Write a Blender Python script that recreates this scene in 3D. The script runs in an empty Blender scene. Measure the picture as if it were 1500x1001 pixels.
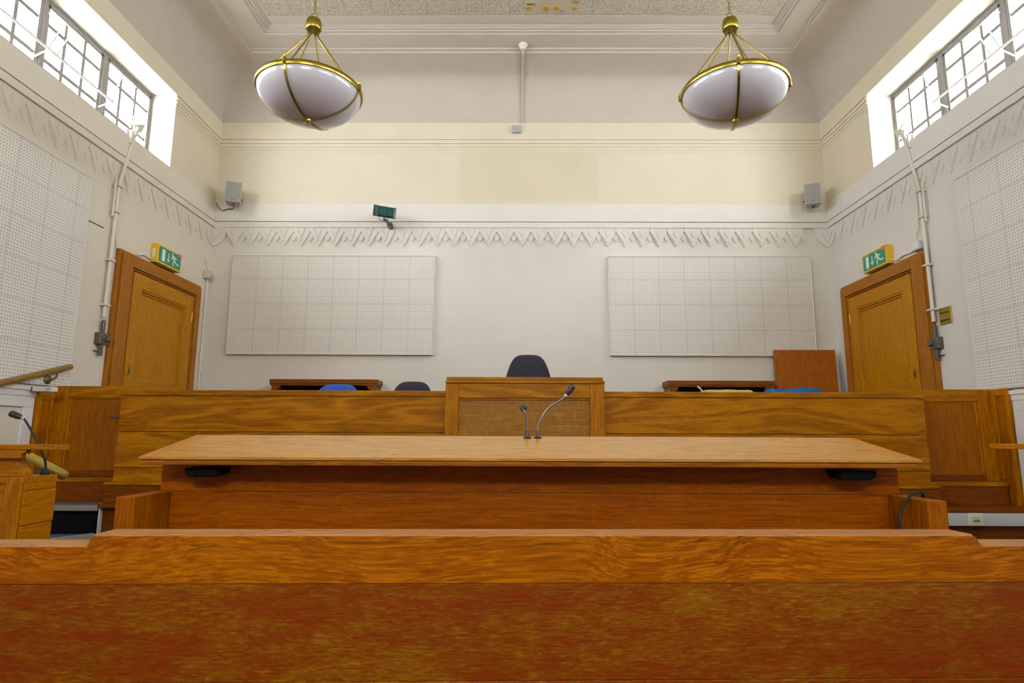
import bpy, bmesh, math, random
from mathutils import Vector, Matrix
random.seed(7)
PI = math.pi
scn = bpy.context.scene
col = scn.collection
W = 3.4275          # half the room's width
D = 6.5             # back wall
Y0 = -4.0           # wall behind the camera

# ------------------------------------------------------------------ materials
def lin(c):
    if isinstance(c, str):
        c = [int(c[i:i + 2], 16) / 255 for i in (0, 2, 4)]
    return tuple(((v / 12.92) if v <= .04045 else ((v + .055) / 1.055) ** 2.4) for v in c) + (1.0,)

class NT:
    def __init__(s, name):
        s.m = bpy.data.materials.new(name); s.m.use_nodes = True
        s.t = s.m.node_tree; s.t.nodes.clear()
        s.out = s.n('ShaderNodeOutputMaterial')
    def n(s, typ, **kw):
        nd = s.t.nodes.new(typ)
        for k, v in kw.items():
            if k.startswith('i_'): nd.inputs[k[2:].replace('_', ' ')].default_value = v
            else: setattr(nd, k, v)
        return nd
    def l(s, a, b): s.t.links.new(a, b)
    def math(s, op, a, b=None, c=None, clamp=False):
        nd = s.n('ShaderNodeMath', operation=op); nd.use_clamp = clamp
        for i, v in enumerate((a, b, c)):
            if v is None: continue
            if isinstance(v, (int, float)): nd.inputs[i].default_value = v
            else: s.l(v, nd.inputs[i])
        return nd.outputs[0]
    def mix(s, f, a, b, blend='MIX'):
        nd = s.n('ShaderNodeMix', data_type='RGBA', blend_type=blend)
        for sock, v in ((nd.inputs[0], f), (nd.inputs[6], a), (nd.inputs[7], b)):
            if isinstance(v, (int, float, tuple)): sock.default_value = v
            else: s.l(v, sock)
        return nd.outputs[2]
    def remap(s, v, a, b, c=0., d=1.):
        nd = s.n('ShaderNodeMapRange'); nd.clamp = True
        s.l(v, nd.inputs[0])
        for i, x in enumerate((a, b, c, d)): nd.inputs[i + 1].default_value = x
        return nd.outputs[0]
    def noise(s, vec, scale, detail=2., rough=.5, dist=0.):
        nd = s.n('ShaderNodeTexNoise'); s.l(vec, nd.inputs['Vector'])
        nd.inputs['Scale'].default_value = scale; nd.inputs['Detail'].default_value = detail
        nd.inputs['Roughness'].default_value = rough; nd.inputs['Distortion'].default_value = dist
        return nd.outputs['Fac']
    def mapping(s, vec, scale, loc=(0, 0, 0), rot=(0, 0, 0)):
        nd = s.n('ShaderNodeMapping'); s.l(vec, nd.inputs[0])
        nd.inputs['Scale'].default_value = scale; nd.inputs['Location'].default_value = loc; nd.inputs['Rotation'].default_value = rot
        return nd.outputs[0]
    def bsdf(s, color, rough=.5, metal=0., bump=None, bstr=.1, bdist=.01, coat=0., spec=.5):
        b = s.n('ShaderNodeBsdfPrincipled')
        for k, v in (('Base Color', color), ('Roughness', rough), ('Metallic', metal)):
            if isinstance(v, (int, float, tuple)): b.inputs[k].default_value = v
            else: s.l(v, b.inputs[k])
        b.inputs['Coat Weight'].default_value = coat; b.inputs['Coat Roughness'].default_value = .25
        b.inputs['Specular IOR Level'].default_value = spec
        if bump is not None:
            bn = s.n('ShaderNodeBump'); bn.inputs['Strength'].default_value = bstr; bn.inputs['Distance'].default_value = bdist
            s.l(bump, bn.inputs['Height']); s.l(bn.outputs[0], b.inputs['Normal'])
        s.l(b.outputs[0], s.out.inputs[0])
        return s.m

def plain(name, c, rough=.5, metal=0., bscale=60., bstr=.05, var=.06, coat=0., spec=.5):
    t = NT(name); tc = t.n('ShaderNodeTexCoord').outputs['Object']
    n = t.noise(tc, bscale, 3.)
    c = lin(c)
    colr = t.mix(t.remap(t.noise(tc, 3.5, 3.), .3, .7), tuple(v * (1 - var) for v in c[:3]) + (1,), tuple(min(1, v * (1 + var)) for v in c[:3]) + (1,))
    return t.bsdf(colr, rough, metal, n, bstr, .005, coat, spec)

def oak(name, light, dark, red, grain='x', ring=.55, fleck=.35, blotch=.35, rough=.42, scale=1., coat=.02, ringn=9., fleckrot=.0, stain=0., spec=.14, warp=.03, fs=(16., 48.), fd=1.3, fr=(.55, .66), stainz=None):
    """quarter sawn oak: contour grain, fine pores, medullary flecks, uneven old varnish"""
    t = NT(name)
    tc = t.n('ShaderNodeTexCoord').outputs['Object']
    oi = t.n('ShaderNodeObjectInfo').outputs['Random']
    off = t.n('ShaderNodeCombineXYZ')
    t.l(t.math('MULTIPLY', oi, 31.), off.inputs[0]); t.l(t.math('MULTIPLY', oi, 17.), off.inputs[1]); t.l(t.math('MULTIPLY', oi, 23.), off.inputs[2])
    va = t.n('ShaderNodeVectorMath', operation='ADD'); t.l(tc, va.inputs[0]); t.l(off.outputs[0], va.inputs[1])
    v = va.outputs[0]
    if warp:
        wn = t.noise(t.mapping(v, (1.1, 1.1, 1.1)), 1., 2., .5)
        wv = t.n('ShaderNodeCombineXYZ'); dv = t.math('MULTIPLY', t.math('SUBTRACT', wn, .5), warp * 4)
        for i in range(3):
            if 'xyz'[i] != grain: t.l(dv, wv.inputs[i])
        wa = t.n('ShaderNodeVectorMath', operation='ADD'); t.l(v, wa.inputs[0]); t.l(wv.outputs[0], wa.inputs[1]); v = wa.outputs[0]
    def ax(along, across):
        return {'x': (along, across, across), 'y': (across, along, across), 'z': (across, across, along)}[grain]
    # cathedral contours
    cont = t.noise(t.mapping(v, tuple(scale * k for k in ax(.55, 4.2))), 1., 2., .45, .35)
    ringv = t.math('SINE', t.math('MULTIPLY', cont, ringn * 6.28))
    ringv = t.math('MULTIPLY_ADD', ringv, .5, .5)
    ringv = t.math('POWER', ringv, 1.6)
    fine = t.noise(t.mapping(v, tuple(scale * k for k in ax(3.5, 130.))), 1., 4., .65, 0.)
    pores = t.remap(t.noise(t.mapping(v, tuple(scale * k for k in ax(14., 420.))), 1., 2., .6), .56, .72)
    fl = t.noise(t.mapping(v, tuple(scale * k for k in ax(*fs)), rot=(0, fleckrot, 0)), 1., 3., .6, fd)
    flk = t.remap(fl, fr[0], fr[1])
    big = t.remap(t.noise(t.mapping(v, tuple(scale * k for k in ax(1.3, 3.5))), 1., 3., .6, .6), .38, .66)
    mid = t.noise(t.mapping(v, tuple(scale * k for k in ax(5., 16.))), 1., 4., .65, .8)
    f = t.math('ADD', t.math('MULTIPLY', ringv, ring * .55), t.math('MULTIPLY', t.remap(fine, .36, .64), 1 - ring * .55))
    c = t.mix(f, lin(dark), lin(light))
    c = t.mix(t.math('MULTIPLY', t.math('MULTIPLY', big, t.remap(mid, .35, .65)), blotch), c, lin(red))
    c = t.mix(t.math('MULTIPLY', flk, fleck), c, tuple(min(1., k * 1.35) for k in lin(light)[:3]) + (1,))
    c = t.mix(t.math('MULTIPLY', pores, .55), c, tuple(k * .42 for k in lin(dark)[:3]) + (1,))
    if stain:
        st = t.remap(t.noise(t.mapping(v, ax(2.2, 30.)), 1., 4., .7), .53, .62)
        if stainz:
            sz = t.n('ShaderNodeSeparateXYZ'); t.l(tc, sz.inputs[0]); st = t.math('MULTIPLY', st, t.remap(sz.outputs[2], *stainz))
        c = t.mix(t.math('MULTIPLY', st, stain), c, lin('33240c'))
    h = t.math('SUBTRACT', fine, t.math('MULTIPLY', pores, .5))
    rr = t.math('ADD', t.math('MULTIPLY', t.remap(fine, .3, .7), .12), rough - .06)
    return t.bsdf(c, rr, 0., h, .12, .003, coat, spec)

def worn_oak(name, red, olive, brown):
    t = NT(name)
    v = t.n('ShaderNodeTexCoord').outputs['Object']
    big = t.noise(t.mapping(v, (1.5, 1., 3.4)), 1., 4., .6, .9)
    blot = t.noise(t.mapping(v, (9., 1., 26.)), 1., 4., .6, .6)
    dash = t.noise(t.mapping(v, (26., 1., 150.)), 1., 3., .6, .8)
    fine = t.noise(t.mapping(v, (7., 1., 420.)), 1., 2., .6)
    dg = t.noise(t.mapping(v, (3.2, 1., 30.), rot=(0, .95, 0)), 1., 3., .55, .9)
    diag = t.remap(dg, .56, .64)
    k = t.math('ADD', t.math('MULTIPLY', big, 1.0), t.math('ADD', t.math('MULTIPLY', blot, .7), t.math('MULTIPLY', dash, 1.2)))
    m = t.remap(k, 1.40, 1.74)
    c = t.mix(t.remap(k, 1.15, 1.50), lin(red), lin(brown))
    c = t.mix(m, c, lin(olive))
    c = t.mix(t.math('MULTIPLY', diag, .55), c, lin(red))
    hi = t.math('MULTIPLY', t.remap(dash, .56, .66), t.remap(big, .42, .6))
    c = t.mix(t.math('MULTIPLY', hi, .5), c, tuple(min(1., q * 1.55) for q in lin(olive)[:3]) + (1,))
    c = t.mix(t.math('MULTIPLY', t.remap(fine, .52, .68), .35), c, lin('3a1802'))
    return t.bsdf(c, .42, 0., t.math('ADD', dash, fine), .1, .003, .05, .2)

def wall_paint(name, lower, upper, zsplit=3.822, patch=None):
    t = NT(name)
    pos = t.n('ShaderNodeNewGeometry').outputs['Position']
    sx = t.n('ShaderNodeSeparateXYZ'); t.l(pos, sx.inputs[0])
    mott = t.remap(t.noise(pos, 1.7, 4., .6), .3, .7, .965, 1.03)
    up = lin(upper)
    if patch:
        x0, x1, z0, z1, pc = patch
        wob = t.math('MULTIPLY', t.math('SUBTRACT', t.noise(pos, 6., 2.), .5), .05)
        px = t.math('ADD', sx.outputs[0], wob)
        def step(v, a, b): return t.remap(v, a, b)
        m = t.math('MULTIPLY', step(px, x0, x0 + .02), t.math('SUBTRACT', 1., step(px, x1 - .02, x1)))
        m = t.math('MULTIPLY', m, t.math('MULTIPLY', step(sx.outputs[2], z0, z0 + .06), t.math('SUBTRACT', 1., step(sx.outputs[2], z1 - .02, z1))))
        up = t.mix(m, up, lin(pc))
    c = t.mix(t.math('GREATER_THAN', sx.outputs[2], zsplit), lin(lower), up)
    mm = t.n('ShaderNodeCombineColor')
    for i in range(3): t.l(mott, mm.inputs[i])
    c = t.mix(1., c, mm.outputs[0], 'MULTIPLY')
    bmp = t.noise(pos, 55., 4., .6)
    return t.bsdf(c, .62, 0., bmp, .05, .01, 0., .3)

def perforated(name, c, pitch, r, tile, axis):
    t = NT(name)
    tc = t.n('ShaderNodeTexCoord').outputs['Object']
    s = t.n('ShaderNodeSeparateXYZ'); t.l(tc, s.inputs[0])
    u = s.outputs[0] if axis == 'x' else s.outputs[1]; w = s.outputs[2]
    def cell(v, p): return t.math('SUBTRACT', t.math('FRACT', t.math('ADD', t.math('DIVIDE', v, p), 200.)), .5)
    du, dw = cell(u, pitch), cell(w, pitch)
    d = t.math('SQRT', t.math('ADD', t.math('POWER', du, 2.), t.math('POWER', dw, 2.)))
    hole = t.math('SUBTRACT', 1., t.remap(d, r, r + .07))
    su, sw = t.math('ABSOLUTE', cell(u, tile)), t.math('ABSOLUTE', cell(w, tile))
    seam = t.math('MAXIMUM', t.remap(su, .488, .494), t.remap(sw, .488, .494))
    hole = t.math('MULTIPLY', hole, t.math('SUBTRACT', 1., t.remap(t.math('MAXIMUM', su, sw), .480, .484)))
    base = t.mix(t.remap(t.noise(tc, 2.5, 3.), .3, .7), tuple(k * .96 for k in lin(c)[:3]) + (1,), lin(c))
    cc = t.mix(t.math('MULTIPLY', hole, .6), base, lin('4a443c'))
    cc = t.mix(t.math('MULTIPLY', seam, .35), cc, lin('6d665c'))
    h = t.math('SUBTRACT', 1., t.math('MAXIMUM', hole, seam))
    return t.bsdf(cc, .7, 0., h, .35, .006, 0., .25)

def ceiling_tile(name):
    t = NT(name)
    pos = t.n('ShaderNodeNewGeometry').outputs['Position']
    s = t.n('ShaderNodeSeparateXYZ'); t.l(pos, s.inputs[0])
    def cell(v, p, o): return t.math('ABSOLUTE', t.math('SUBTRACT', t.math('FRACT', t.math('ADD', t.math('DIVIDE', v, p), 200. + o)), .5))
    seam = t.math('MAXIMUM', t.remap(cell(s.outputs[0], .272, .4), .486, .494), t.remap(cell(s.outputs[1], .272, .73), .486, .494))
    worm = t.noise(t.mapping(pos, (1.0, 1.0, 1.0)), 62., 2., .5, 1.6)
    w = t.remap(worm, .40, .54)
    c = t.mix(w, lin('9a917f'), lin('c4bba8'))
    c = t.mix(t.math('MULTIPLY', seam, .5), c, lin('7a715f'))
    return t.bsdf(c, .85, 0., t.math('SUBTRACT', w, seam), .5, .006, 0., .1)

def fabric(name, c, scale=420.):
    t = NT(name); tc = t.n('ShaderNodeTexCoord').outputs['Object']
    n = t.noise(tc, scale, 2.); k = lin(c)
    cc = t.mix(t.remap(n, .35, .65), tuple(v * .78 for v in k[:3]) + (1,), tuple(min(1, v * 1.2) for v in k[:3]) + (1,))
    return t.bsdf(cc, .92, 0., n, .3, .002, 0., .15)

def carpet(name):
    t = NT(name); tc = t.n('ShaderNodeTexCoord').outputs['Object']
    n = t.noise(tc, 330., 3.)
    return t.bsdf(t.mix(t.remap(n, .35, .7), lin('07080b'), lin('23252b')), .95, 0., n, .6, .004, 0., .1)

def glass(name):
    t = NT(name)
    tr = t.n('ShaderNodeBsdfTransparent'); tr.inputs[0].default_value = (.93, .95, .97, 1)
    gl = t.n('ShaderNodeBsdfGlossy'); gl.inputs['Roughness'].default_value = .03
    fr = t.n('ShaderNodeFresnel'); fr.inputs[0].default_value = 1.45
    mx = t.n('ShaderNodeMixShader'); t.l(t.math('MULTIPLY', fr.outputs[0], .06), mx.inputs[0]); t.l(tr.outputs[0], mx.inputs[1]); t.l(gl.outputs[0], mx.inputs[2])
    t.l(mx.outputs[0], t.out.inputs[0])
    return t.m

CREAM, WHITE, COVE, LEFT_LIT, RIGHT_LIT = 'd3c9b0', 'd7d2c6', 'bcb2a4', 'd4ccba', 'd4cfc7'  # left warmer, right more neutral: tint of the light put into the wall colour
M = {}
M['wall'] = wall_paint('wall_paint_left_lit', LEFT_LIT, CREAM)
M['wall_right'] = wall_paint('wall_paint_right_lit', RIGHT_LIT, CREAM)
M['wall_back'] = wall_paint('wall_paint_back', WHITE, CREAM, patch=(-.69, .89, 3.85, 4.59, 'cfc4a8'))
M['cove'] = plain('cove_paint', COVE, .65, bscale=20., bstr=.04, var=.03, spec=.25)
M['ceil'] = ceiling_tile('ceiling_tile')
M['reveal'] = plain('reveal_paint', 'b4ae9f', .5, bscale=30., bstr=.03, var=.02)  # coloured darker than its real paint, so the daylight on it burns out less
for k_, c_ in (('frieze', WHITE), ('frieze_left_lit', LEFT_LIT), ('frieze_right_lit', RIGHT_LIT)):
    M[k_] = plain(k_ + '_paint', c_, .62, bscale=40., bstr=.03, var=.02, spec=.3)  # side friezes take the same light tint in their colour
M['white'] = plain('white_gloss_paint', 'dcdad4', .35, bscale=30., bstr=.03, var=.03)
M['winmetal'] = plain('window_metal_paint', '86817d', .55, bscale=40., bstr=.05, var=.06)
M['perf_b'] = perforated('perforated_tile_back', 'dfdacf', .0233, .16, .2795, 'x')
M['perf_s'] = perforated('perforated_tile_side', 'dcd7cc', .0233, .17, .2795, 'y')
LT, DK, RD = 'b8762a', '8a4e12', '8a4210'
M['oak_x'] = oak('bench_oak', 'c68200', '844a00', '9a5000', 'x', .85, .10, .3, .40, 1.)
M['oak_z'] = oak('bench_oak_upright', 'c47e00', '925200', '9a4e00', 'z', .5, .15, .3, .40, 1.)
M['oak_y'] = oak('bench_oak_side', 'c47e00', '925200', '9a4e00', 'y', .5, .15, .3, .40, 1.)
M['panel_z'] = oak('panel_oak_upright', 'ae6a02', '884a00', '904600', 'z', .25, .25, .3, .42, 1.3)
M['plinth'] = oak('plinth_oak', '8f4c06', '6c3202', '743002', 'x', .3, .1, .4, .4, 1.)
M['desk_top'] = oak('desk_top_oak', 'cf9a42', 'b27a26', 'ae7224', 'x', .35, .15, .25, .30, 1.2, coat=.3)
M['desk_edge'] = oak('desk_edge_oak', 'ad6a12', '8a4c04', '8a4004', 'x', .3, .1, .4, .4, 1., stain=.35)
M['desk_front'] = oak('desk_front_oak', 'b86200', '904400', '8e3600', 'x', .3, .32, .45, .38, 1., ringn=14.)
M['desk_end'] = oak('desk_end_oak', 'bc7000', '8e4600', '862e00', 'z', .35, .2, .5, .42, 1.3, stain=.3)
M['pew_top'] = oak('pew_rail_oak', 'c07004', '964a00', '943a00', 'x', .2, .6, .6, .38, 1., fleckrot=-.02, stain=.75, warp=.07, fs=(2.6, 120.), fd=.0, fr=(.52, .60), stainz=(.885, .935))
M['pew_low'] = worn_oak('pew_back_oak', '923200', '9e6408', '8c4802')
M['pew_cap'] = oak('pew_cap_oak', 'dda470', 'c48c54', 'bc8048', 'x', .2, .1, .2, .3, 1., coat=.3)
M['door_z'] = oak('door_oak', 'c88a10', 'a06608', '9c5c06', 'z', .3, .15, .3, .40, 1.3)
M['door_y'] = oak('door_oak_rail', 'c88a10', 'a06608', '9c5c06', 'y', .3, .15, .3, .40, 1.3)
M['arch_z'] = oak('architrave_wood', 'b0721e', '925812', '8e5010', 'z', .15, .05, .2, .42, 1.)
M['arch_y'] = oak('architrave_wood_head', 'b0721e', '925812', '8e5010', 'y', .15, .05, .2, .42, 1.)
M['box_x'] = oak('box_oak', 'c88008', '9c5a04', '984c04', 'x', .4, .25, .3, .4, 1.2)
M['box_y'] = oak('box_oak_side', 'c88008', '9c5a04', '984c04', 'y', .5, .2, .3, .4, 1.2)
M['box_z'] = oak('box_oak_post', 'cc840a', '925004', '984c04', 'z', .6, .2, .3, .4, 1.4)
M['shelf'] = oak('shelf_wood', '965a18', '703c08', '743808', 'x', .3, .1, .3, .45, 1.)
M['ply'] = oak('veneer_board', 'b4680c', '944c02', '9c5404', 'z', .5, .05, .3, .5, 1., spec=.25)
M['rail'] = oak('handrail_wood', '9a7838', '7c5c24', '80602a', 'y', .15, .05, .2, .35, 1.)
M['gilt'] = plain('painted_gilt', 'a89038', .4, .3, var=.1)
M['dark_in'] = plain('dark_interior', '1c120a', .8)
M['brass'] = plain('polished_brass', 'a4903c', .30, 1., bscale=25., bstr=.02, var=.05)
M['brass_d'] = plain('aged_brass', '9c8434', .38, 1., bscale=25., bstr=.04, var=.12)
M['bronze'] = plain('aged_bronze', '6e6038', .45, .7, var=.1)
M['opal'] = plain('opal_glass', 'bdb8be', .14, bscale=8., bstr=.01, var=.02, coat=.5)
M['steel'] = plain('brushed_steel', '8d8d90', .35, .9, var=.08)
M['mic_dark'] = plain('mic_dark_metal', '4a4444', .38, .6, var=.1)
M['black'] = plain('black_plastic', '050506', .5, var=.1, spec=.2)
M['rubber'] = plain('black_rubber', '1a1a1c', .6, var=.1)
M['grey_p'] = plain('grey_plastic', 'a4a4a4', .45, var=.03)
M['lgrey_p'] = plain('light_grey_plastic', 'c4c4c4', .45, var=.03)
M['white_p'] = plain('white_plastic', 'd8d6d0', .4, var=.03)
M['cream_p'] = plain('cream_plastic', 'c6bd9e', .45, var=.03)
M['conduit'] = plain('painted_conduit', 'd4cdc0', .5, var=.05)
M['iron'] = plain('dark_iron', '6b665e', .45, .7, var=.12)
M['spk_grille'] = plain('speaker_grille', '8c8a82', .6, bscale=500., bstr=.5, var=.05)
M['spk_case'] = plain('speaker_case', 'b3aea3', .5, var=.03)
M['green_lens'] = plain('dark_green_lens', '0e4a3e', .45, var=.15, spec=.2)
M['dk_blue'] = plain('dark_blue_grey_case', '3c4254', .4, var=.08)
M['yellow'] = plain('yellow_enamel', 'e0b41c', .4, var=.04)
M['green'] = plain('sign_green', '0c8f6a', .4, var=.03)
M['sign_w'] = plain('sign_white', 'e2e2d8', .5, var=.02)
M['orange'] = plain('orange_sticker', 'ec6a2c', .5, var=.03)
M['blue_f'] = fabric('blue_fabric', '3a62b4')
M['char_f'] = fabric('charcoal_fabric', '3b3b44')
M['blue_c'] = fabric('blue_cloth', '1d67a4')
M['olive_f'] = fabric('pale_green_fabric', 'b8ad6a')
M['carpet'] = carpet('black_carpet')
M['nosing'] = plain('grey_stair_nosing', '8c8c8a', .5, var=.05)
M['grey_floor'] = plain('grey_vinyl', '6b6e74', .55, var=.08)
M['floor'] = plain('floor_carpet', '4a4038', .9, bscale=300., bstr=.3, var=.15)
M['plaster'] = plain('bare_plaster', 'b3a488', .8, bscale=30., bstr=.2, var=.14)
M['glue'] = plain('glue_dab', 'b27f12', .5, bscale=60., bstr=.5, var=.2)
M['pencil'] = plain('dark_pencil', '3b342c', .8)
M['glass'] = glass('window_glass')
M['hole'] = plain('dark_slot', '20201e', .7)

# ------------------------------------------------------------------ mesh helper
WORLD = {}
def worigin(o): return WORLD.get(o.name, Vector((0, 0, 0)))

class MB:
    def __init__(s): s.bm = bmesh.new()
    def box(s, x0, x1, y0, y1, z0, z1):
        if x0 > x1: x0, x1 = x1, x0
        if y0 > y1: y0, y1 = y1, y0
        if z0 > z1: z0, z1 = z1, z0
        v = [s.bm.verts.new(p) for p in ((x0, y0, z0), (x1, y0, z0), (x1, y1, z0), (x0, y1, z0), (x0, y0, z1), (x1, y0, z1), (x1, y1, z1), (x0, y1, z1))]
        for f in ((3, 2, 1, 0), (4, 5, 6, 7), (0, 1, 5, 4), (1, 2, 6, 5), (2, 3, 7, 6), (3, 0, 4, 7)): s.bm.faces.new([v[i] for i in f])
        return s
    def prism(s, pts, axis, a, b):
        def P(p, t): return {'x': (t, p[0], p[1]), 'y': (p[0], t, p[1]), 'z': (p[0], p[1], t)}[axis]
        A = [s.bm.verts.new(P(p, a)) for p in pts]; B = [s.bm.verts.new(P(p, b)) for p in pts]
        n = len(pts)
        s.bm.faces.new(A); s.bm.faces.new(B[::-1])
        for i in range(n): s.bm.faces.new((A[i], B[i], B[(i + 1) % n], A[(i + 1) % n]))
        return s
    def hexa(s, lo, hi):
        """two quads (same winding) joined into a solid"""
        A = [s.bm.verts.new(p) for p in lo]; B = [s.bm.verts.new(p) for p in hi]
        s.bm.faces.new(A[::-1]); s.bm.faces.new(B)
        for i in range(4): s.bm.faces.new((A[i], A[(i + 1) % 4], B[(i + 1) % 4], B[i]))
        return s
    def tube(s, pts, r, seg=10, caps=True, closed=False):
        pts = [Vector(p) for p in pts]; n = len(pts); rings = []
        up = None
        for i, p in enumerate(pts):
            if closed: d = pts[(i + 1) % n] - pts[i - 1]
            else: d = pts[min(i + 1, n - 1)] - pts[max(i - 1, 0)]
            d.normalize()
            if up is None:
                up = Vector((0, 0, 1)) if abs(d.z) < .9 else Vector((1, 0, 0))
            a = d.cross(up)
            if a.length < 1e-4: a = d.cross(Vector((0, 1, 0)))
            a.normalize(); b = a.cross(d); up = b
            rr = r[i] if isinstance(r, (list, tuple)) else r
            rings.append([s.bm.verts.new(p + a * rr * math.cos(2 * PI * k / seg) + b * rr * math.sin(2 * PI * k / seg)) for k in range(seg)])
        m = n if closed else n - 1
        for i in range(m):
            q, w = rings[i], rings[(i + 1) % n]
            for k in range(seg): s.bm.faces.new((q[k], q[(k + 1) % seg], w[(k + 1) % seg], w[k]))
        if caps and not closed:
            s.bm.faces.new(rings[0][::-1]); s.bm.faces.new(rings[-1])
        return s
    def lathe(s, prof, c, seg=32, axis='z'):
        c = Vector(c); rings = []
        def P(r, h, k):
            a = 2 * PI * k / seg; u, v = r * math.cos(a), r * math.sin(a)
            return c + Vector({'z': (u, v, h), 'y': (u, h, v), 'x': (h, u, v)}[axis])
        for r, h in prof:
            if r < 1e-6: rings.append([s.bm.verts.new(P(0, h, 0))])
            else: rings.append([s.bm.verts.new(P(r, h, k)) for k in range(seg)])
        for a, b in zip(rings, rings[1:]):
            if len(a) == 1 and len(b) == 1: continue
            for k in range(seg):
                if len(a) == 1: s.bm.faces.new((a[0], b[k], b[(k + 1) % seg]))
                elif len(b) == 1: s.bm.faces.new((a[k], b[0], a[(k + 1) % seg]))
                else: s.bm.faces.new((a[k], b[k], b[(k + 1) % seg], a[(k + 1) % seg]))
        if len(rings[0]) > 1: s.bm.faces.new(rings[0][::-1])
        if len(rings[-1]) > 1: s.bm.faces.new(rings[-1])
        return s
    def torus(s, c, R, r, axis='z', seg=20, rs=8, squash=1.):
        c = Vector(c); pts = []
        for k in range(seg):
            a = 2 * PI * k / seg; u, v = R * math.cos(a), R * squash * math.sin(a)
            pts.append(c + Vector({'z': (u, v, 0), 'y': (u, 0, v), 'x': (0, u, v)}[axis]))
        return s.tube(pts, r, rs, closed=True)
    def xf(s, mat):
        bmesh.ops.transform(s.bm, matrix=mat, verts=s.bm.verts); return s
    def build(s, name, mat, parent=None, bevel=0., smooth=False, seg=2, sub=0, local=False, weld=False):
        bm = s.bm
        bmesh.ops.recalc_face_normals(bm, faces=bm.faces)
        if weld: bmesh.ops.remove_doubles(bm, verts=bm.verts, dist=1e-5)
        if parent is not None and not local: org = worigin(parent)
        elif local: org = Vector((0, 0, 0))
        else:
            xs = [v.co for v in bm.verts]
            org = Vector(((min(p.x for p in xs) + max(p.x for p in xs)) / 2, (min(p.y for p in xs) + max(p.y for p in xs)) / 2, min(p.z for p in xs)))
        for v in bm.verts: v.co -= org
        if smooth:
            for f in bm.faces: f.smooth = True
            for e in bm.edges:
                if len(e.link_faces) == 2 and e.calc_face_angle(0) > math.radians(38): e.smooth = False
        me = bpy.data.meshes.new(name); bm.to_mesh(me); bm.free()
        me.materials.append(M[mat] if isinstance(mat, str) else mat)
        o = bpy.data.objects.new(name, me); col.objects.link(o)
        if parent is not None:
            o.parent = parent; WORLD[o.name] = worigin(parent)
        else:
            o.location = org; WORLD[o.name] = org.copy()
        if sub:
            sm = o.modifiers.new('sub', 'SUBSURF'); sm.levels = sub; sm.render_levels = sub
        if bevel:
            bv = o.modifiers.new('bevel', 'BEVEL'); bv.width = bevel; bv.segments = seg; bv.limit_method = 'ANGLE'; bv.angle_limit = math.radians(40)
        return o

def B(*a): return MB().box(*a)
def tag(o, label=None, cat=None, group=None, kind=None):
    if label: o['label'] = label
    if cat: o['category'] = cat
    if group: o['group'] = group
    if kind: o['kind'] = kind
    return o
def thing(name, label, cat, loc, group=None, kind=None):
    o = bpy.data.objects.new(name, None); o.empty_display_size = .1
    col.objects.link(o); o.location = loc; WORLD[o.name] = Vector(loc)
    return tag(o, label, cat, group, kind)
def struct(o): o['kind'] = 'structure'; return o
def bez(p0, p1, p2, p3, n=16):
    p0, p1, p2, p3 = map(Vector, (p0, p1, p2, p3))
    return [p0 * (1 - t) ** 3 + p1 * 3 * t * (1 - t) ** 2 + p2 * 3 * t * t * (1 - t) + p3 * t ** 3 for t in [i / n for i in range(n + 1)]]
def smoothpath(pts, n=6):
    pts = [Vector(p) for p in pts]; out = []
    for i in range(len(pts) - 1):
        a = pts[max(i - 1, 0)]; b = pts[i]; c = pts[i + 1]; d = pts[min(i + 2, len(pts) - 1)]
        for k in range(n):
            t = k / n
            out.append(.5 * ((2 * b) + (c - a) * t + (2 * a - 5 * b + 4 * c - d) * t * t + (3 * b - a - 3 * c + d) * t ** 3))
    out.append(pts[-1]); return out

# ------------------------------------------------------------------ room shell
WT = .45                     # wall thickness
WIN_Y0, WIN_Y1, WIN_Z0, WIN_Z1 = 2.13, 5.59, 3.84, 4.605
WIN2_Y0, WIN2_Y1 = -3.5, 1.35
struct(B(-W - WT, W + WT, Y0 - .3, D + .3, -.12, 0).build('floor', 'floor'))
wb = B(-W - WT, W + WT, D, D + .3, 0, 5.7).build('wall_back', 'wall_back'); struct(wb)
for sgn, nm in ((-1, 'wall_left'), (1, 'wall_right')):
    m = MB(); xa, xb = sgn * W, sgn * (W + WT)
    m.box(xa, xb, Y0, D, 0, WIN_Z0); m.box(xa, xb, Y0, D, WIN_Z1, 5.7)
    for a, b in ((Y0, WIN2_Y0), (WIN2_Y1, WIN_Y0), (WIN_Y1, D)): m.box(xa, xb, a, b, WIN_Z0, WIN_Z1)
    struct(m.build(nm, 'wall' if sgn < 0 else 'wall_right'))
m = MB(); FILL_W = 1.25  # half width of an unseen opening, added to light surfaces facing the camera
m.box(-W - WT, W + WT, Y0 - .3, Y0, 0, WIN_Z0); m.box(-W - WT, W + WT, Y0 - .3, Y0, WIN_Z1, 5.7)
m.box(-W - WT, -FILL_W, Y0 - .3, Y0, WIN_Z0, WIN_Z1); m.box(FILL_W, W + WT, Y0 - .3, Y0, WIN_Z0, WIN_Z1)
struct(m.build('wall_front', 'wall'))
# ceiling: textured tile field
struct(B(-W - WT, W + WT, Y0 - .3, D + .3, 5.432, 5.55).build('ceiling', 'ceil'))
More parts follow.
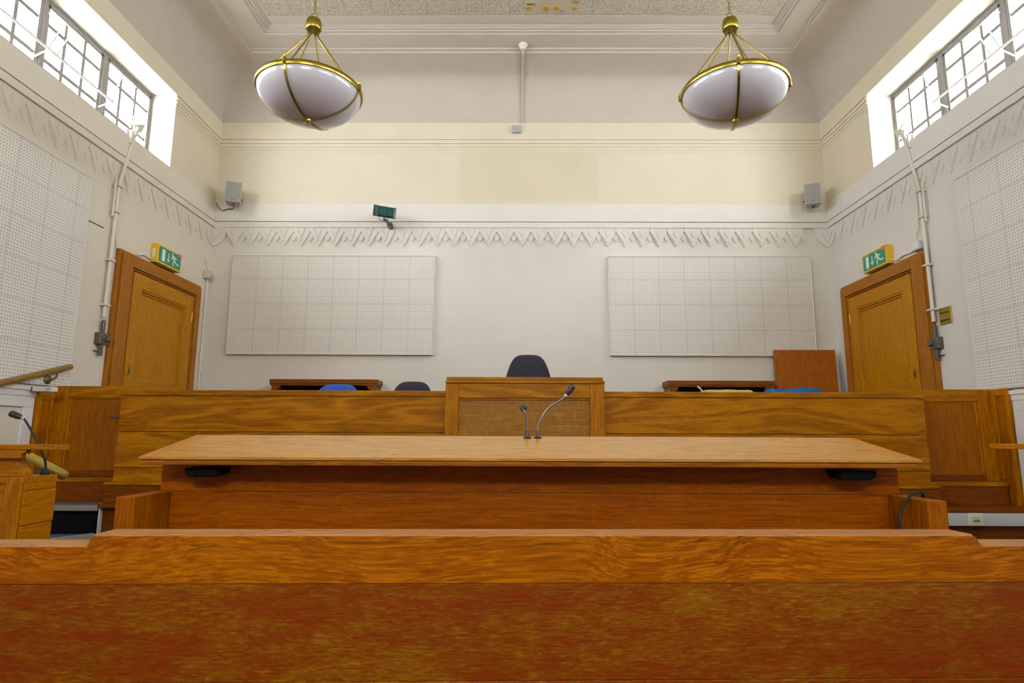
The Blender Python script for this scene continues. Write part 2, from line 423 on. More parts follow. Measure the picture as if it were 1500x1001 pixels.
# cove and ceiling mouldings, swept round the room
prof = [(0, 4.808), (.004, 4.83), (.010, 4.92), (.026, 5.02), (.058, 5.11), (.105, 5.185), (.17, 5.245), (.25, 5.287), (.34, 5.313), (.43, 5.328), (.52, 5.335)]
prof2 = [(.52, 5.335), (.52, 5.352), (.535, 5.356), (.556, 5.356), (.556, 5.372), (.575, 5.374), (.765, 5.378), (.765, 5.392), (.782, 5.394), (.798, 5.394), (.798, 5.406), (.828, 5.407), (.828, 5.418), (.848, 5.419), (.848, 5.431), (.88, 5.4315)]
def sweep(pr):
    m = MB(); rings = []
    for k, z in pr:
        rings.append([m.bm.verts.new(p) for p in ((-W + k, D - k, z), (W - k, D - k, z), (W - k, Y0 + k, z), (-W + k, Y0 + k, z))])
    for a, b in zip(rings, rings[1:]):
        for i in range(4): m.bm.faces.new((a[i], a[(i + 1) % 4], b[(i + 1) % 4], b[i]))
    for f in m.bm.faces: pass
    return m
def flip_in(o):
    # normals must face the room's middle
    me = o.data
    c = Vector((0, 1.25, 3.5)) - o.location
    p = me.polygons[0]
    if p.normal.dot(c - p.center) < 0: me.flip_normals()
    return o
struct(flip_in(sweep(prof).build('trim_1', 'cove', smooth=True)))
struct(flip_in(sweep(prof2).build('trim_2', 'cove')))
struct(B(-W + .88, W - .88, D - .985, D - .875, 5.427, 5.436).build('trim_3', 'cove'))
# wall mouldings (built as shallow strips on the three walls in view)
def strips(name, rows, mat='frieze'):
    """rows: (z0, z1, depth)"""
    m = MB()
    for z0, z1, d in rows: m.box(-W, W, D - d, D, z0, z1)
    struct(m.build(name + '_4', mat, bevel=0))
# cornice string above the dark groove line z 4.595, three thin reeds below
def wallstrips(idx, side, rows, mat, spans):
    m = MB()
    for z0, z1, d in rows:
        for a, b in spans:
            if side == 'back': m.box(a, b, D - d, D, z0, z1)
            elif side == 'left': m.box(-W, -W + d, a, b, z0, z1)
            else: m.box(W - d, W, a, b, z0, z1)
    return struct(m.build('trim_%d' % idx, mat))
upper_rows = [(4.602, 4.806, .012), (4.555, 4.592, .010), (4.515, 4.549, .0075), (4.478, 4.509, .005), (4.443, 4.472, .0025)]
M['cream'] = plain('cream_paint', CREAM, .62, bscale=40., bstr=.03, var=.03, spec=.3)
wallstrips(4, 'back', upper_rows, 'cream', [(-W, W)])
wallstrips(5, 'left', upper_rows[:1], 'cream', [(Y0, D - .012)]); wallstrips(6, 'right', upper_rows[:1], 'cream', [(Y0, D - .012)])
wallstrips(7, 'left', upper_rows[1:], 'cream', [(WIN_Y1, D - .01)]); wallstrips(8, 'right', upper_rows[1:], 'cream', [(WIN_Y1, D - .01)])
# picture rail: deep fascia, groove, narrow band with a shadow line under it
mid_rows = [(3.622, 3.822, .022), (3.548, 3.606, .030)]
wallstrips(9, 'back', mid_rows, 'frieze', [(-W, W)])
wallstrips(10, 'left', mid_rows, 'frieze_left_lit', [(Y0, D - .03)]); wallstrips(11, 'right', mid_rows, 'frieze_right_lit', [(Y0, D - .03)])
# chevron frieze in low relief
def frieze(idx, side, P, tips, lim):
    zt, zb = 3.548, 3.334; H = zt - zb
    m = MB()
    def poly(uv, d):
        if side != 'back': d *= .5
        else: d *= 1.1
        if side == 'back': m.prism(uv, 'y', D - d, D + .001)
        elif side == 'left': m.prism(uv, 'x', -W - .001, -W + d)
        else: m.prism(uv, 'x', W - d, W + .001)
    pk = zb + H * .79
    for t in tips:
        if t - P / 2 < lim[0] or t + P / 2 > lim[1]: continue
        # large hanging tooth
        poly([(t, zb), (t + P * .5, pk), (t + P * .5, zt), (t - P * .5, zt), (t - P * .5, pk)], .017)
        # small tooth in the gap
        c = t + P / 2
        if c + P * .3 < lim[1]: poly([(c, zb + H * .23), (c + P * .17, zb + H * .47), (c + P * .06, pk - .01), (c - P * .06, pk - .01), (c - P * .17, zb + H * .47)], .010)
        # overlapping strips crossing near the top
        a = t - P * .5
        poly([(a, pk), (a + P * .05, zt - .002), (a + P * .16, zt - .002), (a + P * .50, zb + H * .41), (a + P * .44, zb + H * .22)], .026)
        poly([(a + P * .36, zb + H * .73), (a + P * .53, zt - .002), (a + P * .70, zt - .002), (a + P * .50, zb + H * .47)], .024)
    # scalloped corner pendants
    for e, dr in ((lim[2], 1), (lim[3], -1)):
        if e is None: continue
        pts = [(e, zt)] + [(e + dr * .165 * math.cos(a), zt - .215 * math.sin(a)) for a in [PI / 2 * k / 10 for k in range(11)]]
        poly(pts, .020)
        poly([(e, zt - .06), (e + dr * .055, zt - .03), (e + dr * .1, zt - .06), (e + dr * .018, zt - .17), (e, zt - .17)], .030)
    return struct(m.build('trim_%d' % idx, {'back': 'frieze', 'left': 'frieze_left_lit', 'right': 'frieze_right_lit'}[side]))
Pb = .1888
frieze(12, 'back', Pb, [-.914 + Pb * k for k in range(-14, 25)], (-W + .13, W - .13, -W, W))
Ps = .2087
ts = [4.804 + Ps * k for k in range(-30, 9)]
frieze(13, 'left', Ps, ts, (-1., D - .13, None, D)); frieze(14, 'right', Ps, ts, (-1., D - .13, None, D))

struct(B(-W, -W + .006, 4.585, 4.76, 2.928, 2.936).build('trim_17', 'iron'))

# ------------------------------------------------------------------ windows
def window(idx, sgn, y0, y1, detail=True):
    xo = sgn * (W + .25)            # glazing plane
    root = thing('window_%d' % idx, None, None, (sgn * (W + .25), (y0 + y1) / 2, WIN_Z0)); root['kind'] = 'structure'
    def bx(m, da, db, a, b, c, d): m.box(xo + sgn * da, xo + sgn * db, a, b, c, d)
    # painted lining of the reveal
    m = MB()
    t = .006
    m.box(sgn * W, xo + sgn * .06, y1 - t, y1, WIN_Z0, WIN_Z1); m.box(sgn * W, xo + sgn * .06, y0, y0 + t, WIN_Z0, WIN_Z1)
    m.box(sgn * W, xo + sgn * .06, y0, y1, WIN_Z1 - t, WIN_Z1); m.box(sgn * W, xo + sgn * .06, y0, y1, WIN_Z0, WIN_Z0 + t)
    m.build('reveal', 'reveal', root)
    n = max(1, round((y1 - y0) / .69)); p = (y1 - y0) / n
    m = MB()
    bx(m, -.008, .02, y0, y1, WIN_Z1 - .035, WIN_Z1 - t); bx(m, -.008, .02, y0, y1, WIN_Z0 + t, WIN_Z0 + .04)
    for k in range(n + 1):
        yc = y0 + p * k; h = .022
        bx(m, -.014, .02, max(y0 + t, yc - h), min(y1 - t, yc + h), WIN_Z0 + t, WIN_Z1 - t)
    m.build('frame', 'winmetal', root, bevel=.003)
    for k in range(n):
        a, b = y0 + p * k + .024, y0 + p * (k + 1) - .024
        c, d = WIN_Z0 + .045, WIN_Z1 - .04
        m = MB(); s = .028
        dd = -.012 if k % 2 == 0 else -.004
        bx(m, dd, .0115, a, b, d - s, d); bx(m, dd, .0115, a, b, c, c + s)
        bx(m, dd, .0115, a, a + s, c, d); bx(m, dd, .0115, b - s, b, c, d)
        for q in (1, 2):
            yy = a + (b - a) * q / 3; bx(m, .003, .0115, yy - .015, yy + .015, c, d)
        for zz in (4.40, 4.105): bx(m, .0025, .0115, a, b, zz - .014, zz + .014)
        o = m.build('casement', 'winmetal', root, bevel=.002)
        g = MB(); bx(g, .012, .016, a + s * .5, b - s * .5, c + s * .5, d - s * .5)
        g.build('glass', 'glass', o)
    return root
window(1, -1, WIN_Y0, WIN_Y1); window(2, 1, WIN_Y0, WIN_Y1)
window(3, -1, WIN2_Y0, WIN2_Y1); window(4, 1, WIN2_Y0, WIN2_Y1)

# window opening gear: sliding rod with link arms, curved tube and wall conduit down to the winder
def opener(sgn, where):
    x = sgn * (W + .10)
    r = thing('window_opener', 'white window opening rod with link arms across the high %s window' % where, 'window opener', (x, 4.2, 4.09), 'window opening gear')
    MB().tube([(x, 2.3, 4.095), (x, 4.84, 4.095)], .009, 8).build('rod', 'white', r, smooth=True)
    for yc in (2.72, 3.42, 4.12):
        m = MB()
        for dy in (-.012, .075):
            m.tube([(x, yc + dy, 4.10), (x - sgn * .0, yc + dy + .13, 4.40)], .006, 6)
        m.tube([(x, yc - .012 + .13, 4.40), (x, yc + .075 + .13, 4.40)], .006, 6)
        m.tube([(x, yc + .12, 4.40), (x + sgn * .12, yc + .10, 4.47)], .008, 6)
        m.tube([(x, yc, 4.095), (x + sgn * .13, yc + .03, 4.06)], .006, 6)
        m.build('link_arm', 'white', r, smooth=True)
    m = MB(); m.tube([(x, 4.83, 4.09), (x, 4.925, 4.40)], .006, 6); m.tube([(x, 4.925, 4.40), (x + sgn * .12, 4.95, 4.46)], .007, 6); m.tube([(x, 4.83, 4.09), (x + sgn * .13, 4.86, 4.06)], .006, 6)
    m.build('link_arm', 'white', r, smooth=True)
    xs = sgn * (W - .03)
    w = thing('window_winder', 'pale conduit from the %s window down to an iron winder beside the door' % where, 'window winder', (xs, 4.87, 1.88), 'window winders')
    yo = .0 if sgn < 0 else .085
    pts = smoothpath([(sgn * (W + .02), 5.0 + yo * .5, 4.05), (xs, 5.04 + yo * .6, 3.985), (xs, 4.985 + yo * .9, 3.86), (xs, 4.93 + yo, 3.66), (xs, 4.885 + yo, 3.48), (xs, 4.852 + yo, 3.32), (xs, 4.848 + yo, 3.15)], 5)
    MB().tube(pts + [Vector((xs, 4.845 + yo, 2.2))], .015, 10).build('conduit', 'conduit', w, smooth=True)
    m = MB(); m.tube([(xs, 4.812 + yo, 3.40), (xs, 4.812 + yo, 3.05)], .008, 8)
    m.build('inner_cable', 'conduit', w, smooth=True); m = MB()
    m.tube(smoothpath([(sgn * (W + .02), 4.96 + yo, 4.02), (xs, 4.97 + yo, 3.93), (xs, 4.93 + yo, 3.80)]), .010, 8)
    m.build('curved_tube', 'conduit', w, smooth=True)
    # anchor bracket on the sill edge
    m = MB(); m.box(sgn * W, sgn * (W - .012), 4.90 + yo * .8, 5.02 + yo * .8, 3.70, 3.88); m.box(sgn * W, sgn * (W - .045), 4.92 + yo * .8, 4.94 + yo * .8, 3.76, 3.88)
    m.prism([(4.97 + yo, 3.96), (5.09 + yo, 4.02), (5.05 + yo, 3.92)], 'x', sgn * (W - .045), sgn * (W - .01))
    m.build('bracket', 'conduit', w, bevel=.003)
    for z in (3.33, 3.10, 2.68, 2.30):
        MB().box(sgn * W, sgn * (W - .056), 4.815 + yo, 4.88 + yo, z - .007, z + .009).build('clip', 'conduit', w, bevel=.003)
    m = MB(); m.box(xs - .012, xs + .012, 4.834 + yo, 4.862 + yo, 1.885, 2.175); m.build('gear_rod', 'iron', w, bevel=.004)
    m = MB(); m.box(sgn * W, sgn * (W - .05), 4.80 + yo, 4.90 + yo, 1.975, 2.07)
    m.lathe([(.020, -.012), (.020, .012), (.012, .016), (.012, .024)], (sgn * (W - .06), 4.875 + yo, 2.02), 16, 'x')
    m.build('gear_box', 'iron', w, bevel=.005)
    MB().tube([(sgn * (W - .012), 4.79 + yo, 1.92), (sgn * (W - .012), 4.86 + yo, 1.915)], .004, 6).build('pin', 'iron', w)
opener(-1, 'left'); opener(1, 'right')

# ------------------------------------------------------------------ side doors
DF = .80      # raised floor behind the bench
def door(idx, sgn):
    xw = sgn * W
    r = thing('door_%d' % idx, None, None, (xw, 5.63, DF)); r['kind'] = 'structure'
    y0, y1, zt = 4.945, 6.285, 2.82
    def bx(m, d0, d1, a, b, c, d): m.box(xw - sgn * d0, xw - sgn * d1, a, b, c, d)
    m = MB()
    bx(m, 0, .035, y0, y0 + .205, DF, zt)
    bx(m, .035, .055, y0 + .03, y0 + .17, DF, zt - .03)
    bx(m, 0, .035, y1 - .125, y1, DF, zt); bx(m, .035, .055, y1 - .10, y1 - .02, DF, zt - .03)
    m.build('architrave', 'arch_z', r, bevel=.004)
    m = MB(); bx(m, 0, .0352, y0 + .205, y1 - .125, zt - .135, zt); bx(m, .035, .056, y0 + .17, y1 - .10, zt - .12, zt - .02)
    m.build('architrave_head', 'arch_y', r, bevel=.004)
    a, b, c, d = y0 + .215, y1 - .132, DF + .01, zt - .145
    lf = MB(); st = .125
    bx(lf, 0, .006, a, b, c, d)
    leaf = lf.build('leaf', 'door_z', r, bevel=.002)
    m = MB(); bx(m, .006, .036, a, a + st, c, d); bx(m, .006, .036, b - st, b, c, d)
    m.build('stile', 'door_z', leaf, bevel=.003)
    m = MB(); bx(m, .006, .036, a + st, b - st, d - .13, d); bx(m, .006, .036, a + st, b - st, 1.56, 1.70); bx(m, .006, .036, a + st, b - st, c, c + .2)
    m.build('cross_rail', 'door_y', leaf, bevel=.003)
    m = MB()
    for z0, z1 in ((1.70, d - .13), (c + .2, 1.56)):
        for k, (w0, dd) in enumerate(((0, .030), (.020, .018))):
            o = a + st + w0; e = b - st - w0; w = .018
            bx(m, .005, dd, o, o + w, z0 + w0, z1 - w0); bx(m, .005, dd, e - w, e, z0 + w0, z1 - w0)
            bx(m, .005, dd, o + w, e - w, z1 - w0 - w, z1 - w0); bx(m, .005, dd, o + w, e - w, z0 + w0, z0 + w0 + w)
    m.build('panel_moulding', 'door_z', leaf, bevel=.003)
    m = MB(); bx(m, .036, .041, a + .035, a + .075, 1.765, 1.845); k = m.build('lock_plate', 'brass', leaf, bevel=.002)
    m = MB(); bx(m, .041, .043, a + .050, a + .060, 1.785, 1.815); m.build('keyhole', 'hole', k)
    for zz in (2.46, 1.2):
        MB().tube([(xw - sgn * .036, b + .002, zz - .055), (xw - sgn * .036, b + .002, zz + .055)], .006, 8)  .build('hinge', 'brass_d', leaf, smooth=True)
    return r
door(1, -1); door(2, 1)

# white painted dado on both side walls in front of the bench
for idx, sgn in ((15, -1), (16, 1)):
    m = MB(); xw = sgn * W
    def bx(d0, d1, a, b, c, d): m.box(xw - sgn * d0, xw - sgn * d1, a, b, c, d)
    bx(0, .022, -1.5, 4.93, 1.555, 1.585); bx(0, .012, -1.5, 4.27, 1.515, 1.555)
    bx(0, .018, -1.5, 4.255, 1.44, 1.512); bx(0, .018, 4.165, 4.255, .1, 1.44); bx(0, .018, 2.9, 3.0, .1, 1.44); bx(0, .018, -1.5, 4.255, 0, .12)
    struct(m.build('trim_%d' % idx, 'white', bevel=.003))

# ------------------------------------------------------------------ perforated acoustic panels
def bpanel(x0, x1, label):
    r = thing('acoustic_panel', label, 'wall panel', ((x0 + x1) / 2, D, 2.115), 'perforated panels on the walls')
    B(x0 + .008, x1 - .008, D - .034, D, 2.123, 3.214).build('perforated_board', 'perf_b', r)
    m = MB(); m.box(x0, x1, D - .042, D, 2.115, 2.123); m.box(x0, x1, D - .042, D, 3.214, 3.222); m.box(x0, x0 + .008, D - .042, D, 2.123, 3.214); m.box(x1 - .008, x1, D - .042, D, 2.123, 3.214)
    m.build('edge_frame', 'frieze', r, bevel=.003)
bpanel(-3.163, -.927, 'wide white perforated acoustic panel on the back wall, left of the black chair')
bpanel(.973, 3.187, 'wide white perforated acoustic panel on the back wall, right of the black chair')
def spanel(sgn, label):
    xw = sgn * W; y0, y1, z0, z1 = .35, 4.545, 1.60, 3.268
    r = thing('acoustic_panel', label, 'wall panel', (xw, (y0 + y1) / 2, z0), 'perforated panels on the walls')
    B(xw, xw - sgn * .026, y0, y1 - .012, z0, z1 - .012).build('perforated_board', 'perf_s', r)
    m = MB(); m.box(xw, xw - sgn * .032, y0, y1, z1 - .012, z1); m.box(xw, xw - sgn * .032, y1 - .012, y1, z0, z1 - .012); m.build('edge_frame', 'frieze', r, bevel=.002)
spanel(-1, 'large white perforated acoustic panel on the left wall above the wooden handrail')
spanel(1, 'large white perforated acoustic panel on the right wall beyond the brass switch plate')

# ------------------------------------------------------------------ raised floor, stair
m = MB(); m.box(-2.79, W, 4.17, D, 0, .775); m.box(-W, -2.79, 4.20, D, 0, .60)
struct(m.build('dais_base', 'plinth'))
struct(B(-2.79, W, 4.105, D, .775, DF).build('dais_floor', 'plinth', bevel=.004))
struct(B(-W, -2.79, 4.16, D, .755, .785).build('dais_landing', 'grey_floor', bevel=.003))
struct(B(-W, -2.79, 4.19, D, .60, .755).build('dais_riser', 'carpet'))
s = thing('stair', 'short stair with black carpet riser and grey nosing beside the wooden box', 'stair', (-3.1, 4.0, 0))
B(-3.40, -2.80, 4.125, 4.16, .752, .788).build('nosing', 'nosing', s, bevel=.006)
B(-3.40, -2.80, 4.165, 4.189, .60, .752).build('riser', 'carpet', s)
MB().prism([(-3.42, 3.1), (-3.02, 3.60), (-2.76, 4.03), (-2.76, 4.185), (-3.42, 4.185)], 'z', .56, .60).build('tread', 'grey_floor', s, bevel=.003)
MB().prism([(-3.02, 3.55), (-2.90, 3.77), (-2.735, 4.03), (-2.765, 4.05), (-2.93, 3.80), (-3.05, 3.58)], 'z', .585, .625).build('tread_nosing', 'nosing', s, bevel=.004)
m = MB(); m.box(-2.80, -2.787, 4.138, 4.165, 0, .80); m.build('edge_strip', 'white', s, bevel=.002)
B(-3.40, -2.80, 3.62, 4.15, 0, .56).build('base', 'carpet', s)
# cable trunking with an outlet on the dais front
tr = thing('cable_trunking', 'light grey cable trunking along the front of the raised floor at right', 'trunking', (3.0, 4.13, .69))
B(1.6, 3.42, 4.10, 4.17, .692, .772).build('cover', 'lgrey_p', tr, bevel=.003)
so = thing('outlet_plate', 'small square cream outlet plate on the grey trunking', 'socket', (2.952, 4.09, .696))
B(2.905, 2.999, 4.088, 4.10, .694, .774).build('plate', 'white_p', so, bevel=.004)
m = MB(); m.box(2.927, 2.975, 4.085, 4.088, .716, .752); f = m.build('insert', 'cream_p', so, bevel=.001)
m = MB(); m.box(2.932, 2.949, 4.0835, 4.085, .722, .732); m.box(2.953, 2.970, 4.0835, 4.085, .722, .732); m.build('port', 'brass_d', so)

# ------------------------------------------------------------------ judges' bench
jb = thing('judges_bench', 'long oak judges bench with raised centre panel on the dais', 'bench', (0, 4.45, DF))
bx0, bx1 = -2.77, 2.765
for x0, x1 in ((bx0, -.515), (.572, bx1)):
    B(x0, x1, 4.195, 4.245, 1.524, 1.562).build('cap', 'oak_x', jb, bevel=.004)
    B(x0, x1, 4.205, 4.235, 1.277, 1.5235).build('front_board', 'oak_x', jb, bevel=.002)
    B(x0, x1, 4.208, 4.236, 1.192, 1.274).build('front_board', 'oak_x', jb, bevel=.002)
    B(x0, x1, 4.199, 4.235, 1.036, 1.1915).build('front_board', 'oak_x', jb, bevel=.002)
    B(x0, x1, 4.207, 4.236, .94, 1.033).build('front_board', 'oak_x', jb, bevel=.002)
m = MB(); m.box(bx0 - .012, bx1 + .012, 4.128, 4.236, .922, .94); m.build('ledge', 'oak_x', jb, bevel=.004)
B(bx0 - .01, bx1 + .01, 4.14, 4.236, DF, .922).build('plinth', 'plinth', jb, bevel=.002)
for a, b in ((bx0, bx0 + .03), (bx1 - .03, bx1)): B(a, b, 4.2365, 4.9, DF, 1.555).build('side_panel', 'oak_y', jb, bevel=.002)
m = MB(); m.box(bx0 + .03, bx1 - .03, 4.247, 4.90, 1.49, 1.518); m.build('worktop', 'desk_edge', jb, bevel=.003)
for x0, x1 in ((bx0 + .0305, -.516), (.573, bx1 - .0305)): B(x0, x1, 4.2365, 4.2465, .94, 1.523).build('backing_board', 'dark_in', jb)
# centre: framed panel with its own cap
B(-.508, .559, 4.135, 4.30, 1.630, 1.654).build('centre_cap', 'oak_x', jb, bevel=.004)
B(-.515, .572, 4.130, 4.30, 1.612, 1.6295).build('centre_cap', 'oak_x', jb, bevel=.003)
for x0, x1 in ((-.513, -.425), (.473, .570)): B(x0, x1, 4.14, 4.30, .94, 1.6115).build('centre_stile', 'oak_z', jb, bevel=.003)
B(-.4245, .4725, 4.142, 4.30, 1.512, 1.6115).build('centre_rail', 'oak_x', jb, bevel=.003)
B(-.4245, .4725, 4.142, 4.30, .94, 1.04).build('centre_rail', 'oak_x', jb, bevel=.003)
M['panel_fig'] = oak('figured_oak', 'ad7a30', '8a5a18', '8a5414', 'x', .2, .45, .25, .40, 1., fs=(75., 12.), fd=.3)
B(-.4245, .4725, 4.158, 4.30, 1.04, 1.512).build('centre_panel', 'panel_fig', jb)
m = MB(); m.box(-.42, .468, 4.150, 4.158, 1.498, 1.512); m.box(-.4245, -.412, 4.150, 4.158, 1.04, 1.512); m.box(.460, .4725, 4.150, 4.158, 1.04, 1.512); m.build('panel_bead', 'oak_x', jb, bevel=.003)

# panelled wings filling the gap between the bench and the side walls
def wing(sgn, label):
    r = thing('panelled_screen', label, 'panelling', (sgn * 3.1, 4.45, DF), 'oak wing panelling')
    xi, xo = sgn * 2.775, sgn * 3.405
    xs = sgn * 3.30
    base = .785 if sgn < 0 else DF
    B(xs, xo, 4.42, 4.47, .955, 1.604).build('stile', 'oak_z', r, bevel=.003)
    B(xi, xs - sgn * .0005, 4.42, 4.47, 1.518, 1.604).build('top_rail', 'oak_x', r, bevel=.003)
    B(xi, xs - sgn * .0005, 4.42, 4.47, .955, 1.0).build('bottom_rail', 'plinth', r, bevel=.003)
    B(xi, xs - sgn * .0005, 4.437, 4.47, 1.0, 1.518).build('panel', 'panel_z', r)
    m = MB(); m.box(xs - sgn * .022, xs - sgn * .0005, 4.428, 4.437, 1.0, 1.518); m.box(xi, xs - sgn * .022, 4.430, 4.437, 1.507, 1.518)
    m.build('panel_bead', 'box_z', r, bevel=.003)
    B(xi, sgn * 3.385, 4.335, 4.47, .925, .9545).build('ledge', 'oak_x', r, bevel=.004)
    B(xi, sgn * 3.38, 4.345, 4.46, base, .9245).build('plinth', 'plinth', r, bevel=.002)
    # short return against the side wall
    q = thing('wall_panelling', label.replace('wing', 'end post').replace('screen', 'return').replace('fills', 'stands beside'), 'panelling', (sgn * 3.41, 4.34, DF), 'oak wing panelling')
    a, b = sgn * (W - .005), sgn * 3.392
    zt = 1.604 if sgn > 0 else 1.548
    B(a, b, 4.27, 4.30, base, zt).build('stile', 'oak_z', q, bevel=.003)
    B(a, b, 4.3005, 4.415, zt - .05, zt).build('top_rail', 'oak_y', q, bevel=.003)
    B(a, sgn * 3.402, 4.3005, 4.415, base, zt - .05).build('panel', 'panel_z', q)
    B(a, b, 4.385, 4.4155, base + .17, zt - .05).build('stile', 'oak_z', q, bevel=.003)
    return r, q
wl, ql = wing(-1, ''); wr, qr = wing(1, '')
wl['label'] = 'oak panelled screen between the left end of the judges bench and the left wall'
wr['label'] = 'oak panelled screen between the right end of the judges bench and the right wall'
ql['label'] = 'narrow oak end panelling on the left wall under the small grey box'
qr['label'] = 'narrow oak end panelling on the right wall beside the white dado'
lt = MB().box(-2.97, -2.905, 4.408, 4.4185, 1.376, 1.388).build('door_bolt', 'iron', bevel=.002); tag(lt, 'small dark metal bolt on the left oak screen next to the bench', 'bolt')
gb = thing('door_closer', 'pale grey rectangular box on the left wall above the oak end post', 'box', (-3.335, 4.23, 1.549))
B(-3.40, -3.262, 4.205, 4.262, 1.549, 1.582).build('housing', 'white_p', gb, bevel=.003)
B(-3.302, -3.270, 4.2035, 4.205, 1.560, 1.572).build('label_plate', 'grey_p', gb)
B(-3.4075, -3.4, 4.20, 4.262, 1.552, 1.580).build('end_cap', 'iron', gb)

# ------------------------------------------------------------------ chairs behind the bench
def chair(x, y, zt, w, mat, label, floor=DF):
    r = thing('office_chair', label, 'chair', (x, y, floor), 'chairs behind the judges bench')
    h = .46; zb = zt - h
    # padded back: rounded trapezoid, slightly curved
    m = MB(); nx, nz = 12, 14
    def P(i, j, s):
        u = -1 + 2 * i / nx; v = j / nz
        hw = w / 2 * (1.02 - .16 * v ** 2)
        # superellipse rounding of the upper corners
        a = abs(u)
        zz = zb + h * v
        top = zt - h * .41 * a ** 4.4
        zz = zb + (top - zb) * v
        bot = h * .10 * a ** 3
        zz = zz + bot * (1 - v)
        thick = .036 * (1 - .55 * a ** 4) * (1 - .5 * (abs(2 * v - 1)) ** 4)
        return (x + hw * u, y + .035 * (1 - a * a) - s * thick - .03 * v, zz)
    grid = [[[m.bm.verts.new(P(i, j, s)) for j in range(nz + 1)] for i in range(nx + 1)] for s in (-1, 1)]
    for g in grid:
        for i in range(nx):
            for j in range(nz): m.bm.faces.new((g[i][j], g[i + 1][j], g[i + 1][j + 1], g[i][j + 1]))
    for i in range(nx):
        for j in (0, nz): m.bm.faces.new((grid[0][i][j], grid[0][i + 1][j], grid[1][i + 1][j], grid[1][i][j]))
    for j in range(nz):
        for i in (0, nx): m.bm.faces.new((grid[0][i][j], grid[0][i][j + 1], grid[1][i][j + 1], grid[1][i][j]))
    m.build('backrest', mat, r, smooth=True, sub=1)
    sz = zb - .12
    m = MB(); m.prism([(x + .23 * math.copysign(abs(math.cos(a)) ** .6, math.cos(a)), y - .24 + .22 * math.copysign(abs(math.sin(a)) ** .6, math.sin(a))) for a in [2 * PI * k / 28 for k in range(28)]], 'z', sz - .06, sz)
    m.build('seat', mat, r, bevel=.02, smooth=True)
    m = MB(); m.tube(smoothpath([(x, y - .2, sz - .07), (x, y + .03, sz - .06), (x, y + .085, sz + .05), (x, y + .075, zb + .15)]), .022, 8)
    m.build('back_bar', 'black', r, smooth=True)
    MB().lathe([(.03, floor + .08), (.03, sz - .09), (.07, sz - .075), (.07, sz - .06)], (x, y - .22, 0), 16).build('gas_column', 'black', r, smooth=True)
    for k in range(5):
        a = 2 * PI * k / 5 + .3
        e = (x + .27 * math.cos(a), y - .22 + .27 * math.sin(a))
        MB().tube([(x, y - .22, floor + .095), (e[0], e[1], floor + .066)], [.024, .015], 8).build('foot', 'black', r, smooth=True)
        MB().lathe([(0, -.018), (.027, -.018), (.027, .018), (0, .018)], (e[0], e[1], floor + .028), 14, 'y').build('castor', 'rubber', r, smooth=True)
chair(-1.495, 5.0, 1.676, .50, 'blue_f', 'blue fabric office chair behind the bench, in front of the open cabinet')
chair(-.882, 5.0, 1.70, .44, 'char_f', 'low charcoal fabric chair behind the bench, left of the raised centre')
struct(B(-.62, .78, 4.95, 6.2, DF, .96).build('dais_platform', 'plinth'))
chair(.078, 5.55, 2.0, .46, 'char_f', 'charcoal fabric chair rising above the raised centre of the bench', .96)

# open fronted cabinets against the back wall
def cabinet(x0, x1, label):
    yf, yb = 6.25, D - .005
    r = thing('open_cabinet', label, 'cabinet', ((x0 + x1) / 2, 6.37, DF), 'open cabinets along the back wall')
    B(x0, x1, yf, yb, 1.786, 1.832).build('top', 'shelf', r, bevel=.004)
    B(x0 + .006, x1 - .006, yf + .006, yb, 1.768, 1.7855).build('top_moulding', 'shelf', r, bevel=.004)
    for a, b in ((x0 + .02, x0 + .05), (x1 - .05, x1 - .02)): B(a, b, yf + .015, yb, DF, 1.768).build('side', 'shelf', r, bevel=.002)
    for a, sg in ((x0 + .05, 1), (x1 - .05, -1)): MB().prism([(a, 1.7675), (a + sg * .065, 1.7675), (a + sg * .05, 1.735), (a, 1.705)], 'y', yf + .012, yf + .05).build('bracket', 'shelf', r, bevel=.002)
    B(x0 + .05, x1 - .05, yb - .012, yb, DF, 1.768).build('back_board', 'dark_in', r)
    for z in (DF + .08, 1.12, 1.42): B(x0 + .05, x1 - .05, yf + .03, yb - .012, z, z + .022).build('shelf', 'shelf', r)
    B(x0 + .05, x1 - .05, yf + .03, yf + .05, DF, DF + .08).build('kick_board', 'shelf', r)
cabinet(-2.585, -1.462, 'dark brown open-fronted cabinet on the back wall behind the blue chair')
cabinet(1.526, 2.64, 'dark brown open-fronted cabinet on the back wall next to the leaning board')
m = MB(); m.hexa([(2.655, 6.24, DF), (3.27, 6.22, DF), (3.27, 6.245, DF), (2.655, 6.265, DF)], [(2.706, 6.418, 2.178), (3.352, 6.412, 2.178), (3.352, 6.437, 2.178), (2.706, 6.443, 2.178)])
tag(m.build('veneer_board', 'ply', bevel=.002), 'flat reddish brown veneer board leaning in the back right corner', 'board')

